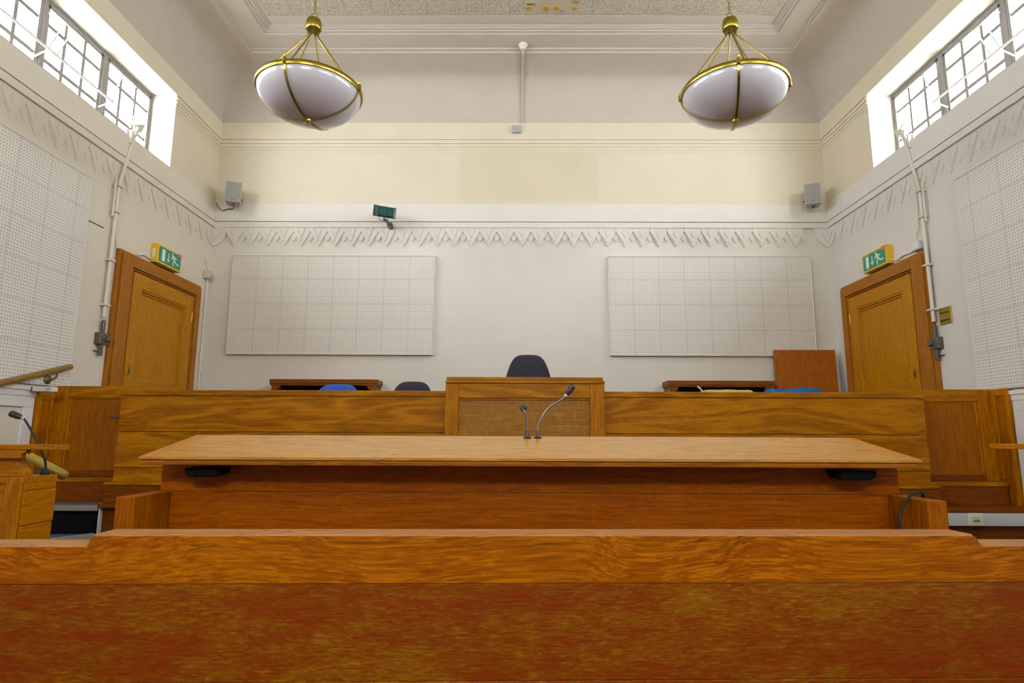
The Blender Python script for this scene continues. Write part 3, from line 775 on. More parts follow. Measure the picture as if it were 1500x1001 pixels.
# soft things lying on the bench's worktop
def crumple(x0, x1, y0, y1, z0, h, amp, seed, nx=26, ny=10):
    rnd = random.Random(seed); ph = [rnd.uniform(0, 6.28) for _ in range(8)]
    m = MB()
    def P(i, j):
        u, v = i / nx, j / ny
        ex = min(1, min(u, 1 - u) / .06) ** .5; ey = min(1, min(v, 1 - v) / .18) ** .5
        w = amp * (math.sin(9 * u + ph[0] + 2 * v) * .5 + math.sin(21 * u + ph[1] - 5 * v) * .3 + math.sin(43 * u + ph[2] + 8 * v) * .2)
        return (x0 + (x1 - x0) * u + .008 * math.sin(14 * v + ph[3]), y0 + (y1 - y0) * v + .012 * math.sin(11 * u + ph[4]), z0 + .002 + (h + w) * ex * ey)
    g = [[m.bm.verts.new(P(i, j)) for j in range(ny + 1)] for i in range(nx + 1)]
    for i in range(nx):
        for j in range(ny): m.bm.faces.new((g[i][j], g[i + 1][j], g[i + 1][j + 1], g[i][j + 1]))
    edge = [g[i][0] for i in range(nx + 1)] + [g[nx][j] for j in range(1, ny + 1)] + [g[i][ny] for i in range(nx - 1, -1, -1)] + [g[0][j] for j in range(ny - 1, 0, -1)]
    bot = [m.bm.verts.new((v.co.x, v.co.y, z0)) for v in edge]
    n = len(edge)
    for i in range(n): m.bm.faces.new((edge[i], edge[(i + 1) % n], bot[(i + 1) % n], bot[i]))
    m.bm.faces.new(bot[::-1])
    return m
tag(crumple(1.895, 2.345, 4.62, 4.88, 1.518, .108, .012, 3).build('folded_cloth', 'blue_c', smooth=True, sub=1), 'crumpled blue cloth lying on the bench in front of the veneer board', 'cloth')
cu = thing('cushion', 'pale green flat cushion lying on the bench left of the blue cloth', 'cushion', (1.6, 4.76, 1.518))
crumple(1.40, 1.82, 4.66, 4.88, 1.518, .098, .003, 5).build('pad', 'olive_f', cu, smooth=True, sub=1)
MB().tube(smoothpath([(1.41, 4.70, 1.60), (1.385, 4.69, 1.625), (1.365, 4.69, 1.64)]), .005, 6).build('tie', 'sign_w', cu, smooth=True)

# ------------------------------------------------------------------ sloping desk in the middle
dk = thing('sloping_desk', 'long oak desk with a sloping top in the middle of the room', 'desk', (.02, 2.5, 0))
yF, yB, zF, zB = 2.30, 2.722, 1.172, 1.253
dx0, dx1 = -1.440, 1.474
bxl, bxr = -1.450, 1.450
# top board: field and mitred edge bands at the two ends
def slab(x00, x01, x10, x11, za, zb_, y0=yF, y1=yB):
    def z(y): return zF + (zB - zF) * (y - yF) / (yB - yF)
    m = MB()
    lo = [(x00, y0, z(y0) - za), (x01, y0, z(y0) - za), (x11, y1, z(y1) - za), (x10, y1, z(y1) - za)]
    hi = [(x00, y0, z(y0) - zb_), (x01, y0, z(y0) - zb_), (x11, y1, z(y1) - zb_), (x10, y1, z(y1) - zb_)]
    return m.hexa(lo, hi)
slab(dx0 + .085, dx1 - .085, bxl + .055, bxr - .055, .011, 0).build('top', 'desk_top', dk, bevel=.001)
M['edge_band'] = oak('edge_band_oak', 'd08e38', 'b0702a', 'a8682a', 'y', .3, .1, .2, .34, 1.2)
slab(dx0, dx0 + .0845, bxl, bxl + .0545, .011, 0).build('edge_band', 'edge_band', dk, bevel=.002)
slab(dx1 - .0845, dx1, bxr - .0545, bxr, .011, 0).build('edge_band', 'edge_band', dk, bevel=.002)
B(dx0 + .004, dx1 - .004, yF + .004, yF + .03, zF - .0155, zF - .0112).build('edge_groove', 'dark_in', dk)
slab(dx0, dx1, bxl, bxr, .031, .0145).build('under_frame', 'desk_edge', dk, bevel=.003)
px0, px1 = -1.440, 1.476
B(px0, px1, 2.46, 2.49, 1.032, 1.168).build('front_board', 'desk_front', dk, bevel=.002)
B(px0 + .002, px1 - .002, 2.462, 2.49, .70, 1.0310).build('front_board', 'desk_front', dk, bevel=.002)
B(px0 + .002, px1 - .002, 2.462, 2.49, 0, .699).build('front_board', 'desk_front', dk, bevel=.002)
m = MB(); m.prism([(2.49, 0), (2.71, 0), (2.71, 1.215), (2.49, 1.172)], 'x', px0, px0 + .035); m.build('end_panel', 'oak_z', dk, bevel=.002); m = MB(); m.prism([(2.49, 0), (2.71, 0), (2.71, 1.215), (2.49, 1.172)], 'x', px1 - .06, px1 - .025); m.build('end_panel', 'oak_z', dk, bevel=.002)
for x0, x1 in ((-1.462, -1.395), (1.428, 1.496)):
    B(x0, x1, 2.225, 2.4595, 0, 1.032).build('arm_post', 'desk_end', dk, bevel=.004)
def underbox(x0, x1, label):
    r = thing('junction_box', label, 'box', ((x0 + x1) / 2, 2.40, 1.095), 'black boxes under the desk top')
    MB().prism([(x0 + .012, 1.094), (x1 - .022, 1.094), (x1, 1.106), (x1, 1.128), (x0 - .002, 1.128), (x0 - .002, 1.114)], 'y', 2.355, 2.458).build('housing', 'black', r, bevel=.004)
    MB().tube([(x0 + .02, 2.40, 1.094), (x0 + .02, 2.40, 1.090)], .008, 8).build('gland', 'rubber', r)
underbox(-1.293, -1.165, 'black box fixed under the left end of the sloping desk top')
underbox(1.196, 1.332, 'black box fixed under the right end of the sloping desk top')
def desk_z(y): return zF + (zB - zF) * (y - yF) / (yB - yF)
def mic(base, pts, head_dir, label, group, r_neck=.0045, flange=True, head=.017, L=.055, mats=('steel', 'mic_dark')):
    r = thing('gooseneck_microphone', label, 'microphone', base, group)
    b = Vector(base)
    if flange: MB().lathe([(.018, 0), (.018, .003), (.015, .005), (.009, .006), (.0075, .010), (.0075, .026), (.005, .030)], b, 24).build('base', 'mic_dark', r, smooth=True)
    else: MB().lathe([(.019, 0), (.019, .012), (.012, .02), (.008, .03)], b, 20).build('base', 'rubber', r, smooth=True)
    p = smoothpath([b + Vector((0, 0, .02))] + [Vector(q) for q in pts], 7)
    MB().tube(p, r_neck, 8).build('gooseneck', mats[0], r, smooth=True)
    e = Vector(pts[-1]); d = Vector(head_dir).normalized()
    MB().tube([e - d * .006, e + d * .008], r_neck * 1.6, 10).build('collar', 'steel' if d.y > .5 else 'lgrey_p', r, smooth=True)
    hp = [(0, .45), (.06, .62), (.2, .82), (.4, .97), (.55, 1.), (.58, .93), (.62, .93), (.66, 1.03), (.9, 1.03), (.97, .9), (1., .55)]
    MB().tube([e + d * (.004 + L * t) for t, _ in hp], [head * k for _, k in hp], 18).build('capsule', mats[1], r, smooth=True)
y = 2.685; z = desk_z(y)
mic((.018, y, z), [(.016, y, z + .06), (.010, y - .004, z + .105), (-.003, y - .004, z + .125)], (.006, .055, .012), 'short steel gooseneck microphone on the desk, its head turned away', 'microphones on the sloping desk', head=.0165, L=.05)
mic((.063, y, z), [(.066, y, z + .045), (.082, y, z + .09), (.110, y, z + .128), (.145, y, z + .152), (.172, y, z + .170), (.188, y, z + .186)], (.55, .1, .75), 'tall steel gooseneck microphone on the desk, bent over to the right', 'microphones on the sloping desk', head=.0155, L=.052)

# ------------------------------------------------------------------ pew in the foreground (turned about two degrees)
pw = thing('pew', 'long reddish oak pew back across the foreground', 'pew', (.04, 2.0, 0))
pw.rotation_euler.z = math.radians(2.0)
LB = dict(parent=pw, local=True)
zl, zh = .912, .945
x0, x1 = -1.396, 1.424
e0, e1 = -2.55, 2.45
pts = [(e0, .796), (e1, .796), (e1, zl - .005), (x1 + .014, zl - .005), (x1 + .006, zl + .004), (x1 - .002, zh - .012), (x1 - .014, zh - .005), (x0 + .012, zh - .005), (x0 + .002, zh - .012), (x0 - .004, zl + .002), (x0 - .006, zl - .005), (e0, zl - .005)]
MB().prism(pts, 'y', 0, .112).build('top_rail', 'pew_top', bevel=.003, **LB)
m = MB(); m.prism([(x0 + .012, zh - .005), (x1 - .014, zh - .005), (x1 - .016, zh), (x0 + .014, zh)], 'y', .003, .110)
m.box(e0, x0 - .008, 0.003, .110, zl - .005, zl); m.box(x1 + .016, e1, 0.003, .110, zl - .005, zl)
m.build('cap', 'pew_cap', **LB)
B(e0, e1, .002, .05, .513, .7952).build('back_board', 'pew_low', bevel=.001, **LB)
B(e0, e1, -.004, .05, .06, .5122).build('lower_board', 'pew_low', bevel=.002, **LB)
B(e0, e1, -.012, .06, 0, .0595).build('plinth', 'plinth', bevel=.002, **LB)
for a, b in ((-1.33, 1.35),): B(a, b, .0505, .20, .42, .455).build('seat', 'desk_end', bevel=.006, **LB)
for a in (-1.25, 0, 1.25): B(a - .02, a + .02, .0505, .18, 0, .4195).build('seat_bracket', 'desk_end', bevel=.003, **LB)
# cable looping over the right arm of the desk
tag(MB().tube(smoothpath([(1.355, 2.33, .62), (1.358, 2.30, .80), (1.362, 2.295, .93), (1.376, 2.30, .985), (1.402, 2.31, 1.018), (1.440, 2.33, 1.046), (1.475, 2.35, 1.052), (1.508, 2.37, 1.044), (1.517, 2.39, .99), (1.515, 2.42, .8), (1.515, 2.43, .4)]), .0055, 8).build('cable', 'rubber', smooth=True), 'black cable looped over the right arm of the sloping desk', 'cable')

# ------------------------------------------------------------------ witness boxes at the two sides
def wbox(sgn, label, detail):
    X = lambda a: sgn * a
    r = thing('witness_box', label, 'box', (X(2.6), 2.95, 0), 'witness boxes')
    xin, xout, yf, yb, zt = 2.25, 3.0, 2.79, 2.985, 1.062
    if not detail: xin, xout, zt = 2.62, 3.3, 1.085
    B(X(xin + .002), X(xout), yf, yf + .03, 0, zt - .03).build('front_board', 'box_x', r, bevel=.003)
    B(X(xin - .0), X(xin + .07), yf - .014, yf - .0005, 0, zt - .002).build('corner_post', 'box_z', r, bevel=.003)
    for k, (a, b, o) in enumerate(((1.00, zt - .012, 0), (.847, .998, .004), (0, .844, 0))):
        B(X(xin - .004 - o), X(xin + .024), yf + .001, yb, a, b).build('side_board', 'box_y', r, bevel=.003)
    B(X(xin + .0245), X(xout), yf + .031, yb, 0, zt - .03).build('core', 'box_x', r)
    B(X(xin - .006), X(xout), yf - .012, yb, zt - .0295, zt).build('ledge', 'box_x', r, bevel=.003)
    # flared bracket carrying the shelf
    yq0, yq1 = yf - .005, yf + .045
    prof = [(xin + .135, zt + .0005), (xin - .055 + .055, zt + .0005)]
    pts = [(2.262, zt + .0005), (2.226, zt + .0005)]
    inner = [(2.195 + .0, zt + .0005)]
    q = xin - 2.25
    pr = [(2.395, zt + .0005), (2.19, zt + .0005), (2.19, zt + .022), (2.205, zt + .036), (2.22, zt + .058), (2.228, zt + .085), (2.230, zt + .121), (2.325, zt + .121), (2.325, zt + .085), (2.37, zt + .03)]
    MB().prism([(X(a + .06 + q), b) for a, b in pr], 'y', yq0, yq1).build('bracket', 'box_x', r, bevel=.003)
    B(X(2.102 if detail else 2.145), X(xout), yf - .04, yf + .06, zt + .1215, zt + .144).build('shelf', 'box_x', r, bevel=.002)
    MB().prism([(X(2.225 + q), zt + .121), (X(2.235 + q), zt + .108), (X(2.25 + q), zt + .102), (X(2.25 + q), zt + .083), (X(xout), zt + .083), (X(xout), zt + .121)], 'y', yf - .036, yq0 - .0005).build('shelf_moulding', 'box_x', r, bevel=.002)
wbox(-1, 'oak witness box with shelf at the left edge, stair behind', True)
wbox(1, 'oak witness box shelf jutting in at the right edge', False)
bz = 1.0625
mic((-2.268, 2.932, bz), [(-2.27, 2.932, bz + .055), (-2.29, 2.93, bz + .105), (-2.325, 2.925, bz + .165), (-2.352, 2.922, bz + .21), (-2.378, 2.918, bz + .25), (-2.392, 2.916, bz + .266)], (-.9, -.05, .34), 'dark gooseneck microphone on the left witness box leaning to the left', 'microphones', flange=False, head=.0155, L=.062, r_neck=.005, mats=('rubber', 'mic_dark'))

# ------------------------------------------------------------------ handrails
hr = thing('handrail', 'sloping wooden handrail on the left wall', 'handrail', (-3.37, 3.9, 1.4))
hx = -3.355
p0, p1 = Vector((hx, 4.48, 1.752)), Vector((hx, 2.6, 1.20))
dd = (p1 - p0).normalized()
MB().tube([p0 - dd * .012, p0 - dd * .008, p0, p1], [.010, .018, .022, .022], 16).build('rail', 'rail', hr, smooth=True)
for t in (.064, .8):
    b = p0.lerp(p1, t)
    m = MB(); m.tube(smoothpath([b + Vector((0, 0, -.026)), b + Vector((0, -.005, -.055)), b + Vector((-.02, -.02, -.075)), b + Vector((-.040, -.03, -.075))]), .007, 8)
    m.lathe([(.032, 0), (.032, .005), (.02, .012), (.008, .016)], b + Vector((-.042, -.03, -.075)), 20, 'x')
    m.build('bracket', 'bronze', hr, smooth=True)
h2 = thing('handrail', 'short gilt handrail sloping down behind the left witness box', 'handrail', (-2.5, 3.2, 0))
q0, q1 = Vector((-2.56, 3.2, 1.134)), Vector((-2.355, 3.2, 1.036)); dd = (q1 - q0).normalized()
MB().tube([q0, q1 - dd * .02, q1 - dd * .006, q1], [.024, .024, .019, .008], 16).build('rail', 'gilt', h2, smooth=True)
MB().tube([(-2.50, 3.2, 0), (-2.50, 3.2, 1.085)], .014, 10).build('post', 'iron', h2, smooth=True)

# ------------------------------------------------------------------ exit signs
def exit_sign(sgn, y0, y1, z0, z1, label):
    d = .068
    r = thing('exit_sign', label, 'exit sign', (sgn * W, (y0 + y1) / 2, z0), 'green exit signs above the doors')
    xf = sgn * (W - d)
    B(sgn * W, xf, y0, y1, z0, z1).build('housing', 'yellow', r, bevel=.004)
    b = .018
    face = B(xf, xf - sgn * .003, y0 + b, y1 - b, z0 + b, z1 - b).build('face', 'green', r)
    # pictogram in the face plane: u runs to the viewer's right
    uw = (y1 - y0) - 2 * b; vh = (z1 - z0) - 2 * b
    def Y(u): return (y0 + b + u * uw) if sgn < 0 else (y1 - b - u * uw)
    def Z(v): return z0 + b + v * vh
    xa, xb = xf - sgn * .003, xf - sgn * .0045
    def poly(m, pts): m.prism([(Y(u), Z(v)) for u, v in pts], 'x', xa, xb)
    def stroke(m, p, q, w):
        a = uw / vh
        px, py, qx, qy = p[0] * a, p[1], q[0] * a, q[1]
        L = math.hypot(qx - px, qy - py); nx, ny = -(qy - py) / L * w / 2, (qx - px) / L * w / 2
        poly(m, [((px + nx) / a, py + ny), ((qx + nx) / a, qy + ny), ((qx - nx) / a, qy - ny), ((px - nx) / a, py - ny)])
    m = MB(); poly(m, [(.13, .10), (.26, .10), (.26, .88), (.13, .88)]); m.build('door_symbol', 'sign_w', face)
    m = MB(); stroke(m, (.42, .78), (.42, .36), .07); poly(m, [(.345, .40), (.42, .18), (.495, .40), (.42, .34)]); m.build('arrow_symbol', 'sign_w', face)
    m = MB(); a = uw / vh
    poly(m, [(.595 + .075 * math.cos(t) / a, .855 + .075 * math.sin(t)) for t in [2 * PI * k / 16 for k in range(16)]])
    stroke(m, (.625, .76), (.70, .46), .19)             # trunk
    stroke(m, (.62, .74), (.55, .56), .07); stroke(m, (.55, .56), (.585, .50), .06)   # arms
    stroke(m, (.655, .76), (.76, .62), .07); stroke(m, (.76, .62), (.80, .68), .06)
    stroke(m, (.69, .50), (.80, .30), .10); stroke(m, (.80, .30), (.92, .30), .085)   # trailing leg
    stroke(m, (.685, .50), (.64, .28), .10); stroke(m, (.64, .28), (.645, .06), .085)  # leading leg
    m.build('runner_symbol', 'sign_w', face)
    m = MB(); poly(m, [(.86, .88), (1.03, .88), (1.03, 1.10), (.86, 1.10)]); m.build('sticker', 'orange', r)
    # slot on the near side
    if sgn < 0: B(sgn * (W - .02), sgn * (W - .045), y0 - .002, y0, z0 + .05, z1 - .05).build('side_vent', 'white_p', r)
    B(sgn * (W - .0), sgn * (W - .05), y0 + .04, y1 - .06, z0 - .012, z0).build('base_strip', 'brass_d', r, bevel=.002)
exit_sign(-1, 5.415, 5.815, 2.838, 3.018, 'green and yellow running-man exit sign above the left door')
exit_sign(1, 5.405, 5.79, 2.838, 3.018, 'green and yellow running-man exit sign above the right door')
tag(MB().tube(smoothpath([(-W + .012, 5.22, 2.845), (-W + .012, 5.30, 2.87), (-W + .012, 5.40, 2.862), (-W + .02, 5.412, 2.868)]), .009, 8).build('sign_cable', 'white_p', smooth=True), 'white cable running from the left exit sign to the door top', 'cable')
jx = thing('junction_box', 'small pale grey junction box above the corner of the right door', 'box', (W - .02, 5.03, 2.85))
B(W, W - .05, 4.985, 5.085, 2.842, 2.915).build('housing', 'lgrey_p', jx, bevel=.006)
B(W - .05, W - .053, 4.992, 5.078, 2.848, 2.909).build('lid', 'white_p', jx, bevel=.003)
tag(MB().tube(smoothpath([(W - .012, 5.086, 2.868), (W - .012, 5.16, 2.862), (W - .012, 5.26, 2.868), (W - .012, 5.34, 2.85), (W - .015, 5.403, 2.868)]), .009, 8).build('sign_cable', 'white_p', smooth=True), 'white cable between the right exit sign and the grey junction box', 'cable')
tag(MB().tube(smoothpath([(W - .015, 5.04, 2.916), (W - .015, 5.055, 2.98), (W - .012, 5.02, 3.06), (W - .012, 5.0, 3.3), (W - .012, 4.985, 3.44)]), .004, 6).build('drop_cable', 'cream_p', smooth=True), 'thin cream cable dropping into the grey junction box on the right wall', 'cable')
tag(MB().tube(smoothpath([(-W + .006, 4.905, 3.36), (-W + .006, 4.905, 2.95), (-W + .006, 4.925, 2.86), (-W + .006, 4.938, 2.82)]), .004, 6).build('drop_cable', 'cream_p', smooth=True), 'thin cable beside the left conduit running down to the door frame', 'cable')
# brass switch plate
sp = thing('switch_plate', 'square brass six-switch plate on the right wall beside the door', 'light switch', (W, 4.825, 2.16))
B(W, W - .010, 4.757, 4.893, 2.162, 2.300).build('plate', 'brass', sp, bevel=.003)
for i in range(3):
    for j in range(2):
        c = (W - .010, 4.790 + .035 * i, 2.198 + .064 * j)
        k = MB().lathe([(.011, 0), (.011, .002), (.008, .003)], c, 14, 'x').xf(Matrix.Translation(c) @ Matrix.Rotation(PI, 4, 'Z') @ Matrix.Translation(-Vector(c))).build('collar', 'brass_d', sp, smooth=True)
        MB().tube([(W - .012, c[1], c[2]), (W - .025, c[1], c[2] - .008)], [.004, .0055], 8).build('toggle', 'brass', k, smooth=True)
# passive sensor and its conduit by the left corner
ps = thing('motion_sensor', 'small cream motion sensor on the left wall near the back corner', 'sensor', (-W + .02, 6.40, 2.93))
B(-W, -W + .075, 6.36, 6.43, 2.935, 3.025).build('housing', 'cream_p', ps, bevel=.008)
B(-W + .075, -W + .080, 6.37, 6.42, 2.945, 2.975).build('lens', 'grey_p', ps, bevel=.003)
tag(MB().tube([(-W + .012, 6.44, DF), (-W + .012, 6.44, 2.93)], .011, 8).build('corner_conduit', 'conduit', smooth=True), 'thin white conduit running down the back left corner below the sensor', 'conduit')
tag(MB().tube(smoothpath([(-W + .006, 6.40, 3.022), (-W + .006, 6.43, 3.06), (-W + .006, 6.39, 3.10), (-W + .006, 6.36, 3.16)]), .004, 6).build('sensor_cable', 'cream_p', smooth=True), 'short curled cable above the motion sensor', 'cable')

# ------------------------------------------------------------------ loudspeakers
def speaker(x, y, z, ang, label):
    r = thing('loudspeaker', label, 'speaker', (x, y, z), 'corner loudspeakers')
    T = Matrix.Translation((x, y, z)) @ Matrix.Rotation(ang, 4, 'Z') @ Matrix.Rotation(math.radians(-4), 4, 'X')
    w, h = .083, .235
    MB().prism([(-w, -.07), (w, -.07), (w * .72, .075), (-w * .72, .075)], 'z', 0, h).xf(T).build('cabinet', 'spk_case', r, bevel=.006)
    g = B(-w + .008, w - .008, -.076, -.070, .010, h - .010).xf(T).build('grille', 'spk_grille', r, bevel=.003)
    B(-.012, .012, -.0775, -.076, .018, .024).xf(T).build('badge', 'dk_blue', r)
    MB().tube([T @ Vector((0, .07, h * .5)), Vector((x, D - .03, z + h * .5)), Vector((x, D, z + h * .5))], .012, 8).build('wall_bracket', 'iron', r, smooth=True)
    MB().tube([T @ Vector((0, .0, 0)), T @ Vector((0, .0, -.02))], .018, 10).build('knob', 'iron', r, smooth=True)
    return r
speaker(-3.135, 6.31, 3.755, math.radians(20), 'grey loudspeaker high in the back left corner')
speaker(3.185, 6.31, 3.745, math.radians(-24), 'grey loudspeaker high in the back right corner')
tag(MB().tube(smoothpath([(-3.15, 6.40, 3.80), (-3.2, 6.45, 3.76), (-3.28, 6.47, 3.755), (-3.33, 6.478, 3.74), (-3.37, 6.478, 3.775), (-3.405, 6.478, 3.83)]), .005, 6).build('speaker_cable', 'rubber', smooth=True), 'dark cable trailing from the left loudspeaker to the corner', 'cable')

# infrared radiator on a swivel bracket
ir = thing('infrared_radiator', 'dark green infrared transmitter panel on a swivel bracket above the left acoustic panel', 'transmitter', (-1.47, 6.35, 3.56))
T = Matrix.Translation((-1.462, 6.27, 3.652)) @ Matrix.Rotation(math.radians(14), 4, 'Z') @ Matrix.Rotation(math.radians(4.5), 4, 'Y') @ Matrix.Rotation(math.radians(8), 4, 'X')
B(-.118, .118, -.02, .03, -.055, .055).xf(T).build('case', 'black', ir, bevel=.004)
for a, b in ((-.062, .022), (.026, .094)): B(a, b, -.028, -.02, -.05, .05).xf(T).build('lens', 'green_lens', ir, bevel=.002)
m = MB(); m.box(-.122, -.112, -.03, .03, -.058, .058); m.box(-.105, -.094, -.03, .03, -.058, .058); m.box(-.088, -.070, -.029, .03, -.056, .056); m.xf(T).build('heat_sink', 'dk_blue', ir, bevel=.002)
B(.097, .120, -.03, .03, -.058, .058).xf(T).build('end_cap', 'iron', ir, bevel=.003)
m = MB(); m.tube([T @ Vector((0, 0, -.055)), T @ Vector((.0, 0, -.075))], .009, 10); m.tube([T @ Vector((.0, 0, -.075)), Vector((-1.44, 6.36, 3.56)), Vector((-1.432, 6.42, 3.55))], .015, 12)
m.lathe([(.03, -.0), (.034, .03), (.026, .07), (.03, .075), (.03, .085)], (-1.432, 6.405, 3.555), 18, 'y'); m.build('swivel_arm', 'iron', ir, smooth=True)
m = MB(); m.tube(smoothpath([T @ Vector((-.05, 0, -.055)), T @ Vector((-.048, 0, -.09)), T @ Vector((-.03, .01, -.095)), Vector((-1.45, 6.35, 3.572))]), .0035, 6); m.tube(smoothpath([T @ Vector((.05, 0, -.055)), T @ Vector((.04, 0, -.08)), Vector((-1.438, 6.37, 3.575))]), .0035, 6); m.build('lead', 'rubber', ir, smooth=True)

# ------------------------------------------------------------------ smoke detector, its conduit, vent box
sd = thing('smoke_detector', 'white smoke detector on the ceiling moulding above the middle of the back wall', 'smoke detector', (.027, 5.9, 5.36))
MB().lathe([(.048, 5.376), (.048, 5.362), (.044, 5.350), (.03, 5.345), (.03, 5.335), (.024, 5.322), (0, 5.320)], (.027, 5.90, 0), 28).build('body', 'white_p', sd, smooth=True)
MB().tube([(.027, 5.955, 5.345), (.027, 5.985, 5.345)], .012, 8).build('cable_entry', 'white_p', sd, smooth=True)
# surface conduit following the cove
pr_ = [(.027, D - k - .012, z - .010) for k, z in reversed(prof)]
tag(MB().tube([(.027, 5.955, 5.355)] + pr_ + [(.027, D - .012, 4.815)], .0095, 8).build('ceiling_conduit', 'cove', smooth=True), 'thin white conduit following the cove down from the smoke detector', 'conduit')
vb = thing('wall_box', 'small square grey box on the cream band of the back wall below the conduit', 'box', (-.036, D - .02, 4.672))
B(-.083, .009, D - .045, D - .012, 4.672, 4.762).build('housing', 'grey_p', vb, bevel=.003)
B(-.079, .005, D - .048, D - .045, 4.676, 4.758).build('lid', 'grey_p', vb, bevel=.002)
# exposed patch in the ceiling where a tile is missing
cp = thing('exposed_ceiling_patch', 'bare plaster patch with glue dabs where a ceiling tile is missing', 'ceiling patch', (.305, 5.2, 5.43))
B(.032, .583, 4.93, 5.472, 5.4285, 5.436).build('plaster', 'plaster', cp)
for gx, gy, gr in ((.078, 5.412, .030), (.244, 5.412, .031), (.352, 5.413, .031), (.533, 5.412, .025), (.10, 5.20, .03), (.26, 5.2, .03), (.40, 5.2, .03), (.52, 5.2, .03)):
    MB().lathe([(gr, 5.4285), (gr * .9, 5.424), (gr * .4, 5.4225), (0, 5.423)], (gx, gy, 0), 18).build('glue_dab', 'glue', cp, smooth=True)
MB().prism([(.415 + .028 * math.cos(a) * (1 + .25 * math.sin(3 * a)), 5.452 + .016 * math.sin(a)) for a in [2 * PI * k / 14 for k in range(14)]], 'z', 5.4255, 5.4285).build('filler_smear', 'nosing', cp)
m = MB()
def scr(pts): m.tube([(a, b, 5.4275) for a, b in pts], .0026, 5)
scr([(.060, 5.340), (.072, 5.372), (.078, 5.338)]); scr([(.066, 5.352), (.078, 5.352)]); scr([(.088, 5.34), (.090, 5.37), (.10, 5.35), (.11, 5.37), (.112, 5.34)]); scr([(.145, 5.342), (.125, 5.345), (.124, 5.366), (.144, 5.370)])
scr([(.495, 5.305), (.505, 5.33)]); scr([(.515, 5.335), (.53, 5.315), (.528, 5.34)]); scr([(.54, 5.335), (.556, 5.318), (.55, 5.345)])
m.build('pencil_marks', 'pencil', cp)

# ------------------------------------------------------------------ pendant lamps
def pendant(x, y, label):
    r = thing('pendant_lamp', label, 'pendant lamp', (x, y, 3.43), 'bowl pendant lamps')
    zr, R = 3.675, .356; zb = 3.462; dep = zr - zb
    n = 22
    bp = [(R * math.sin(PI / 2 * k / n), zr - dep * math.cos(PI / 2 * k / n)) for k in range(n + 1)]
    ip = [(max(0, a - .006) * .985, b + .006) for a, b in bp]
    MB().lathe([(0 if k == 0 else a, b) for k, (a, b) in enumerate(bp)] + [(a, b) for a, b in ip[::-1]], (x, y, 0), 64).build('bowl', 'opal', r, smooth=True)
    rim = MB().lathe([(R - .004, zr - .012), (R + .010, zr - .012), (R + .013, zr - .004), (R + .013, zr + .016), (R + .009, zr + .022), (R - .012, zr + .022), (R - .012, zr + .008), (R - .004, zr + .004), (R - .004, zr - .012)], (x, y, 0), 64)
    rimo = rim.build('rim', 'brass', r, smooth=True)
    for k in range(4):
        a = math.radians(-7 + 90 * k) if x < 0 else math.radians(-15 + 90 * k)
        ca, sa = math.cos(a), math.sin(a)
        m = MB(); rows = []
        for i in range(n + 1):
            rr, zz = bp[i]; rr += .005; zz -= .004
            t = Vector((-sa, ca, 0)) * .008
            nrm = Vector((ca * rr / R, sa * rr / R, (zz - zr) / dep)).normalized() * .004
            c = Vector((x + ca * rr, y + sa * rr, zz))
            rows.append([m.bm.verts.new(c - t), m.bm.verts.new(c + t), m.bm.verts.new(c + t + nrm), m.bm.verts.new(c - t + nrm)])
        for p, q in zip(rows, rows[1:]):
            for j in range(4): m.bm.faces.new((p[j], p[(j + 1) % 4], q[(j + 1) % 4], q[j]))
        m.bm.faces.new(rows[0][::-1]); m.bm.faces.new(rows[-1])
        m.build('strap', 'brass', r)
        e = (x + ca * (R + .012), y + sa * (R + .012))
        m = MB(); m.lathe([(.009, zr - .014), (.013, zr - .010), (.013, zr + .03), (.006, zr + .034), (.010, zr + .042), (.010, zr + .05), (0, zr + .056)], (e[0], e[1], 0), 14)
        m.build('rim_finial', 'brass', r, smooth=True)
    MB().lathe([(0, zb - .044), (.005, zb - .042), (.0085, zb - .034), (.005, zb - .027), (.012, zb - .022), (.012, zb - .016), (.022, zb - .010), (.024, zb + .001), (0, zb + .001)], (x, y, 0), 24).build('bottom_finial', 'brass', r, smooth=True)
    # canopy hub
    zt = 4.262; hz = 4.165
    MB().lathe([(0, hz), (.052, hz), (.055, hz + .005), (.055, hz + .055), (.049, hz + .078), (.030, hz + .092), (.012, zt - .003), (0, zt)], (x, y, 0), 32).build('hub', 'brass', r, smooth=True)
    for k in range(6):
        a = math.radians(60 * k + (28 if x < 0 else 22)); ca, sa = math.cos(a), math.sin(a)
        P = lambda q, z: (x + ca * q, y + sa * q, z)
        MB().tube([P(.036, hz + .002), P(.036, hz - .045), P(.042, hz - .062), P(R - .008, zr + .018)], .0055, 8).build('rod', 'brass', r, smooth=True)
    m = MB(); m.torus((x, y, zt + .018), .020, .0035, 'y', 20, 7)
    z = zt + .052; k = 0
    while z < 5.39:
        m.torus((x, y, z), .0085, .0026, 'x' if k % 2 == 0 else 'y', 12, 5, squash=2.0)
        z += .0275; k += 1
    m.build('chain', 'brass_d', r, smooth=True)
    MB().lathe([(0, 5.395), (.03, 5.397), (.055, 5.415), (.06, 5.430)], (x, y, 0), 24).build('ceiling_rose', 'brass', r, smooth=True)
pendant(-1.512, 4.0, 'brass and white glass bowl lamp hanging from a chain on the left')
pendant(1.508, 4.0, 'brass and white glass bowl lamp hanging from a chain on the right')

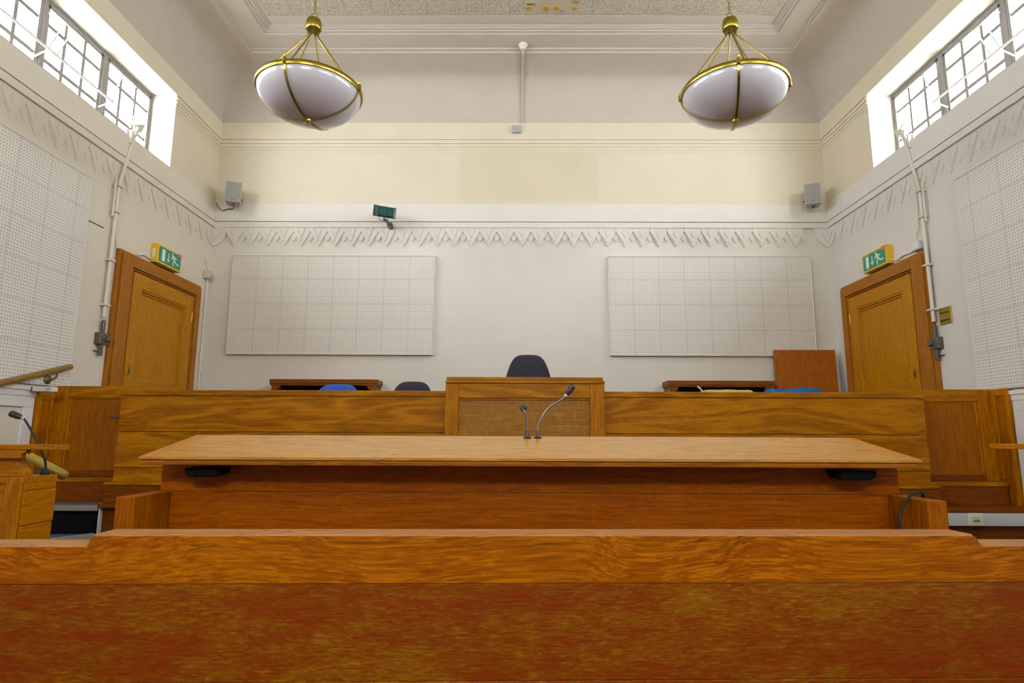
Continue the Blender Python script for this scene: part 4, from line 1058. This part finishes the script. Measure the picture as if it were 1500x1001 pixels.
# ------------------------------------------------------------------ daylight
wd = bpy.data.worlds.new('sky'); scn.world = wd; wd.use_nodes = True
nt = wd.node_tree; nt.nodes.clear()
wo = nt.nodes.new('ShaderNodeOutputWorld'); bg = nt.nodes.new('ShaderNodeBackground')
tc = nt.nodes.new('ShaderNodeTexCoord'); nz = nt.nodes.new('ShaderNodeTexNoise'); nz.inputs['Scale'].default_value = 3.; nz.inputs['Detail'].default_value = 5.
cr = nt.nodes.new('ShaderNodeMix'); cr.data_type = 'RGBA'
nt.links.new(tc.outputs['Generated'], nz.inputs['Vector']); nt.links.new(nz.outputs['Fac'], cr.inputs[0])
cr.inputs[6].default_value = (.86, .92, 1.0, 1); cr.inputs[7].default_value = (1., .98, .95, 1)
sxyz = nt.nodes.new('ShaderNodeSeparateXYZ'); nt.links.new(tc.outputs['Generated'], sxyz.inputs[0])
mr = nt.nodes.new('ShaderNodeMapRange'); mr.interpolation_type = 'SMOOTHSTEP'
for i, v in enumerate((-.52, -.05, 1.25, 31.0)): mr.inputs[i + 1].default_value = v      # hazy sky, far brighter on the sun's side (behind the camera)
neg = nt.nodes.new('ShaderNodeMath'); neg.operation = 'MULTIPLY'; neg.inputs[1].default_value = -1.0
nt.links.new(sxyz.outputs[1], neg.inputs[0]); nt.links.new(neg.outputs[0], mr.inputs[0])
vm = nt.nodes.new('ShaderNodeVectorMath'); vm.operation = 'SCALE'
nt.links.new(cr.outputs[2], vm.inputs[0]); nt.links.new(mr.outputs[0], vm.inputs['Scale'])
nt.links.new(vm.outputs[0], bg.inputs[0]); bg.inputs[1].default_value = 1.0
nt.links.new(bg.outputs[0], wo.inputs[0])
def portal(loc, rot, sx, sy):
    l = bpy.data.lights.new('window_portal', 'AREA'); l.shape = 'RECTANGLE'; l.size = sx; l.size_y = sy; l.cycles.is_portal = True
    o = bpy.data.objects.new('window_portal', l); col.objects.link(o); o.location = loc; o.rotation_euler = rot
zc, hh = (WIN_Z0 + WIN_Z1) / 2, WIN_Z1 - WIN_Z0
for s in (-1, 1):
    for a, b in ((WIN_Y0, WIN_Y1), (WIN2_Y0, WIN2_Y1)):
        portal((s * (W + .42), (a + b) / 2, zc), (0, s * PI / 2, 0), hh, b - a)

portal((0, Y0 - .28, zc), (PI / 2, 0, 0), FILL_W * 2, hh)  # sky light through the added opening behind the camera

# ------------------------------------------------------------------ camera
cam = bpy.data.cameras.new('camera'); co = bpy.data.objects.new('camera', cam); col.objects.link(co); scn.camera = co
f, pi_, ya, ro = 890.17, .15582, .00761, .00446
cp_, sp_ = math.cos(pi_), math.sin(pi_); cy, sy = math.cos(ya), math.sin(ya)
fw = Vector((-sy * cp_, cy * cp_, sp_)); r0 = Vector((cy, sy, 0)); u0 = r0.cross(fw)
rt = r0 * math.cos(ro) + u0 * math.sin(ro); up = -r0 * math.sin(ro) + u0 * math.cos(ro)
mw = Matrix((rt, up, -fw)).transposed().to_4x4(); mw.translation = Vector((-.03, 0, 1.25))
co.matrix_world = mw
cam.sensor_width = 36.; cam.lens = f / 1500 * 36; cam.clip_start = .05; cam.clip_end = 100

vs = scn.view_settings
scn.display_settings.display_device = 'sRGB'
vs.view_transform = 'Standard'; vs.look = 'None'; vs.gamma = 1.0; vs.use_curve_mapping = False
vs.exposure = 0.15
cy_ = scn.cycles
cy_.use_denoising = True; cy_.max_bounces = 14; cy_.diffuse_bounces = 8; cy_.glossy_bounces = 4; cy_.transparent_max_bounces = 12
cy_.sample_clamp_indirect = 8.
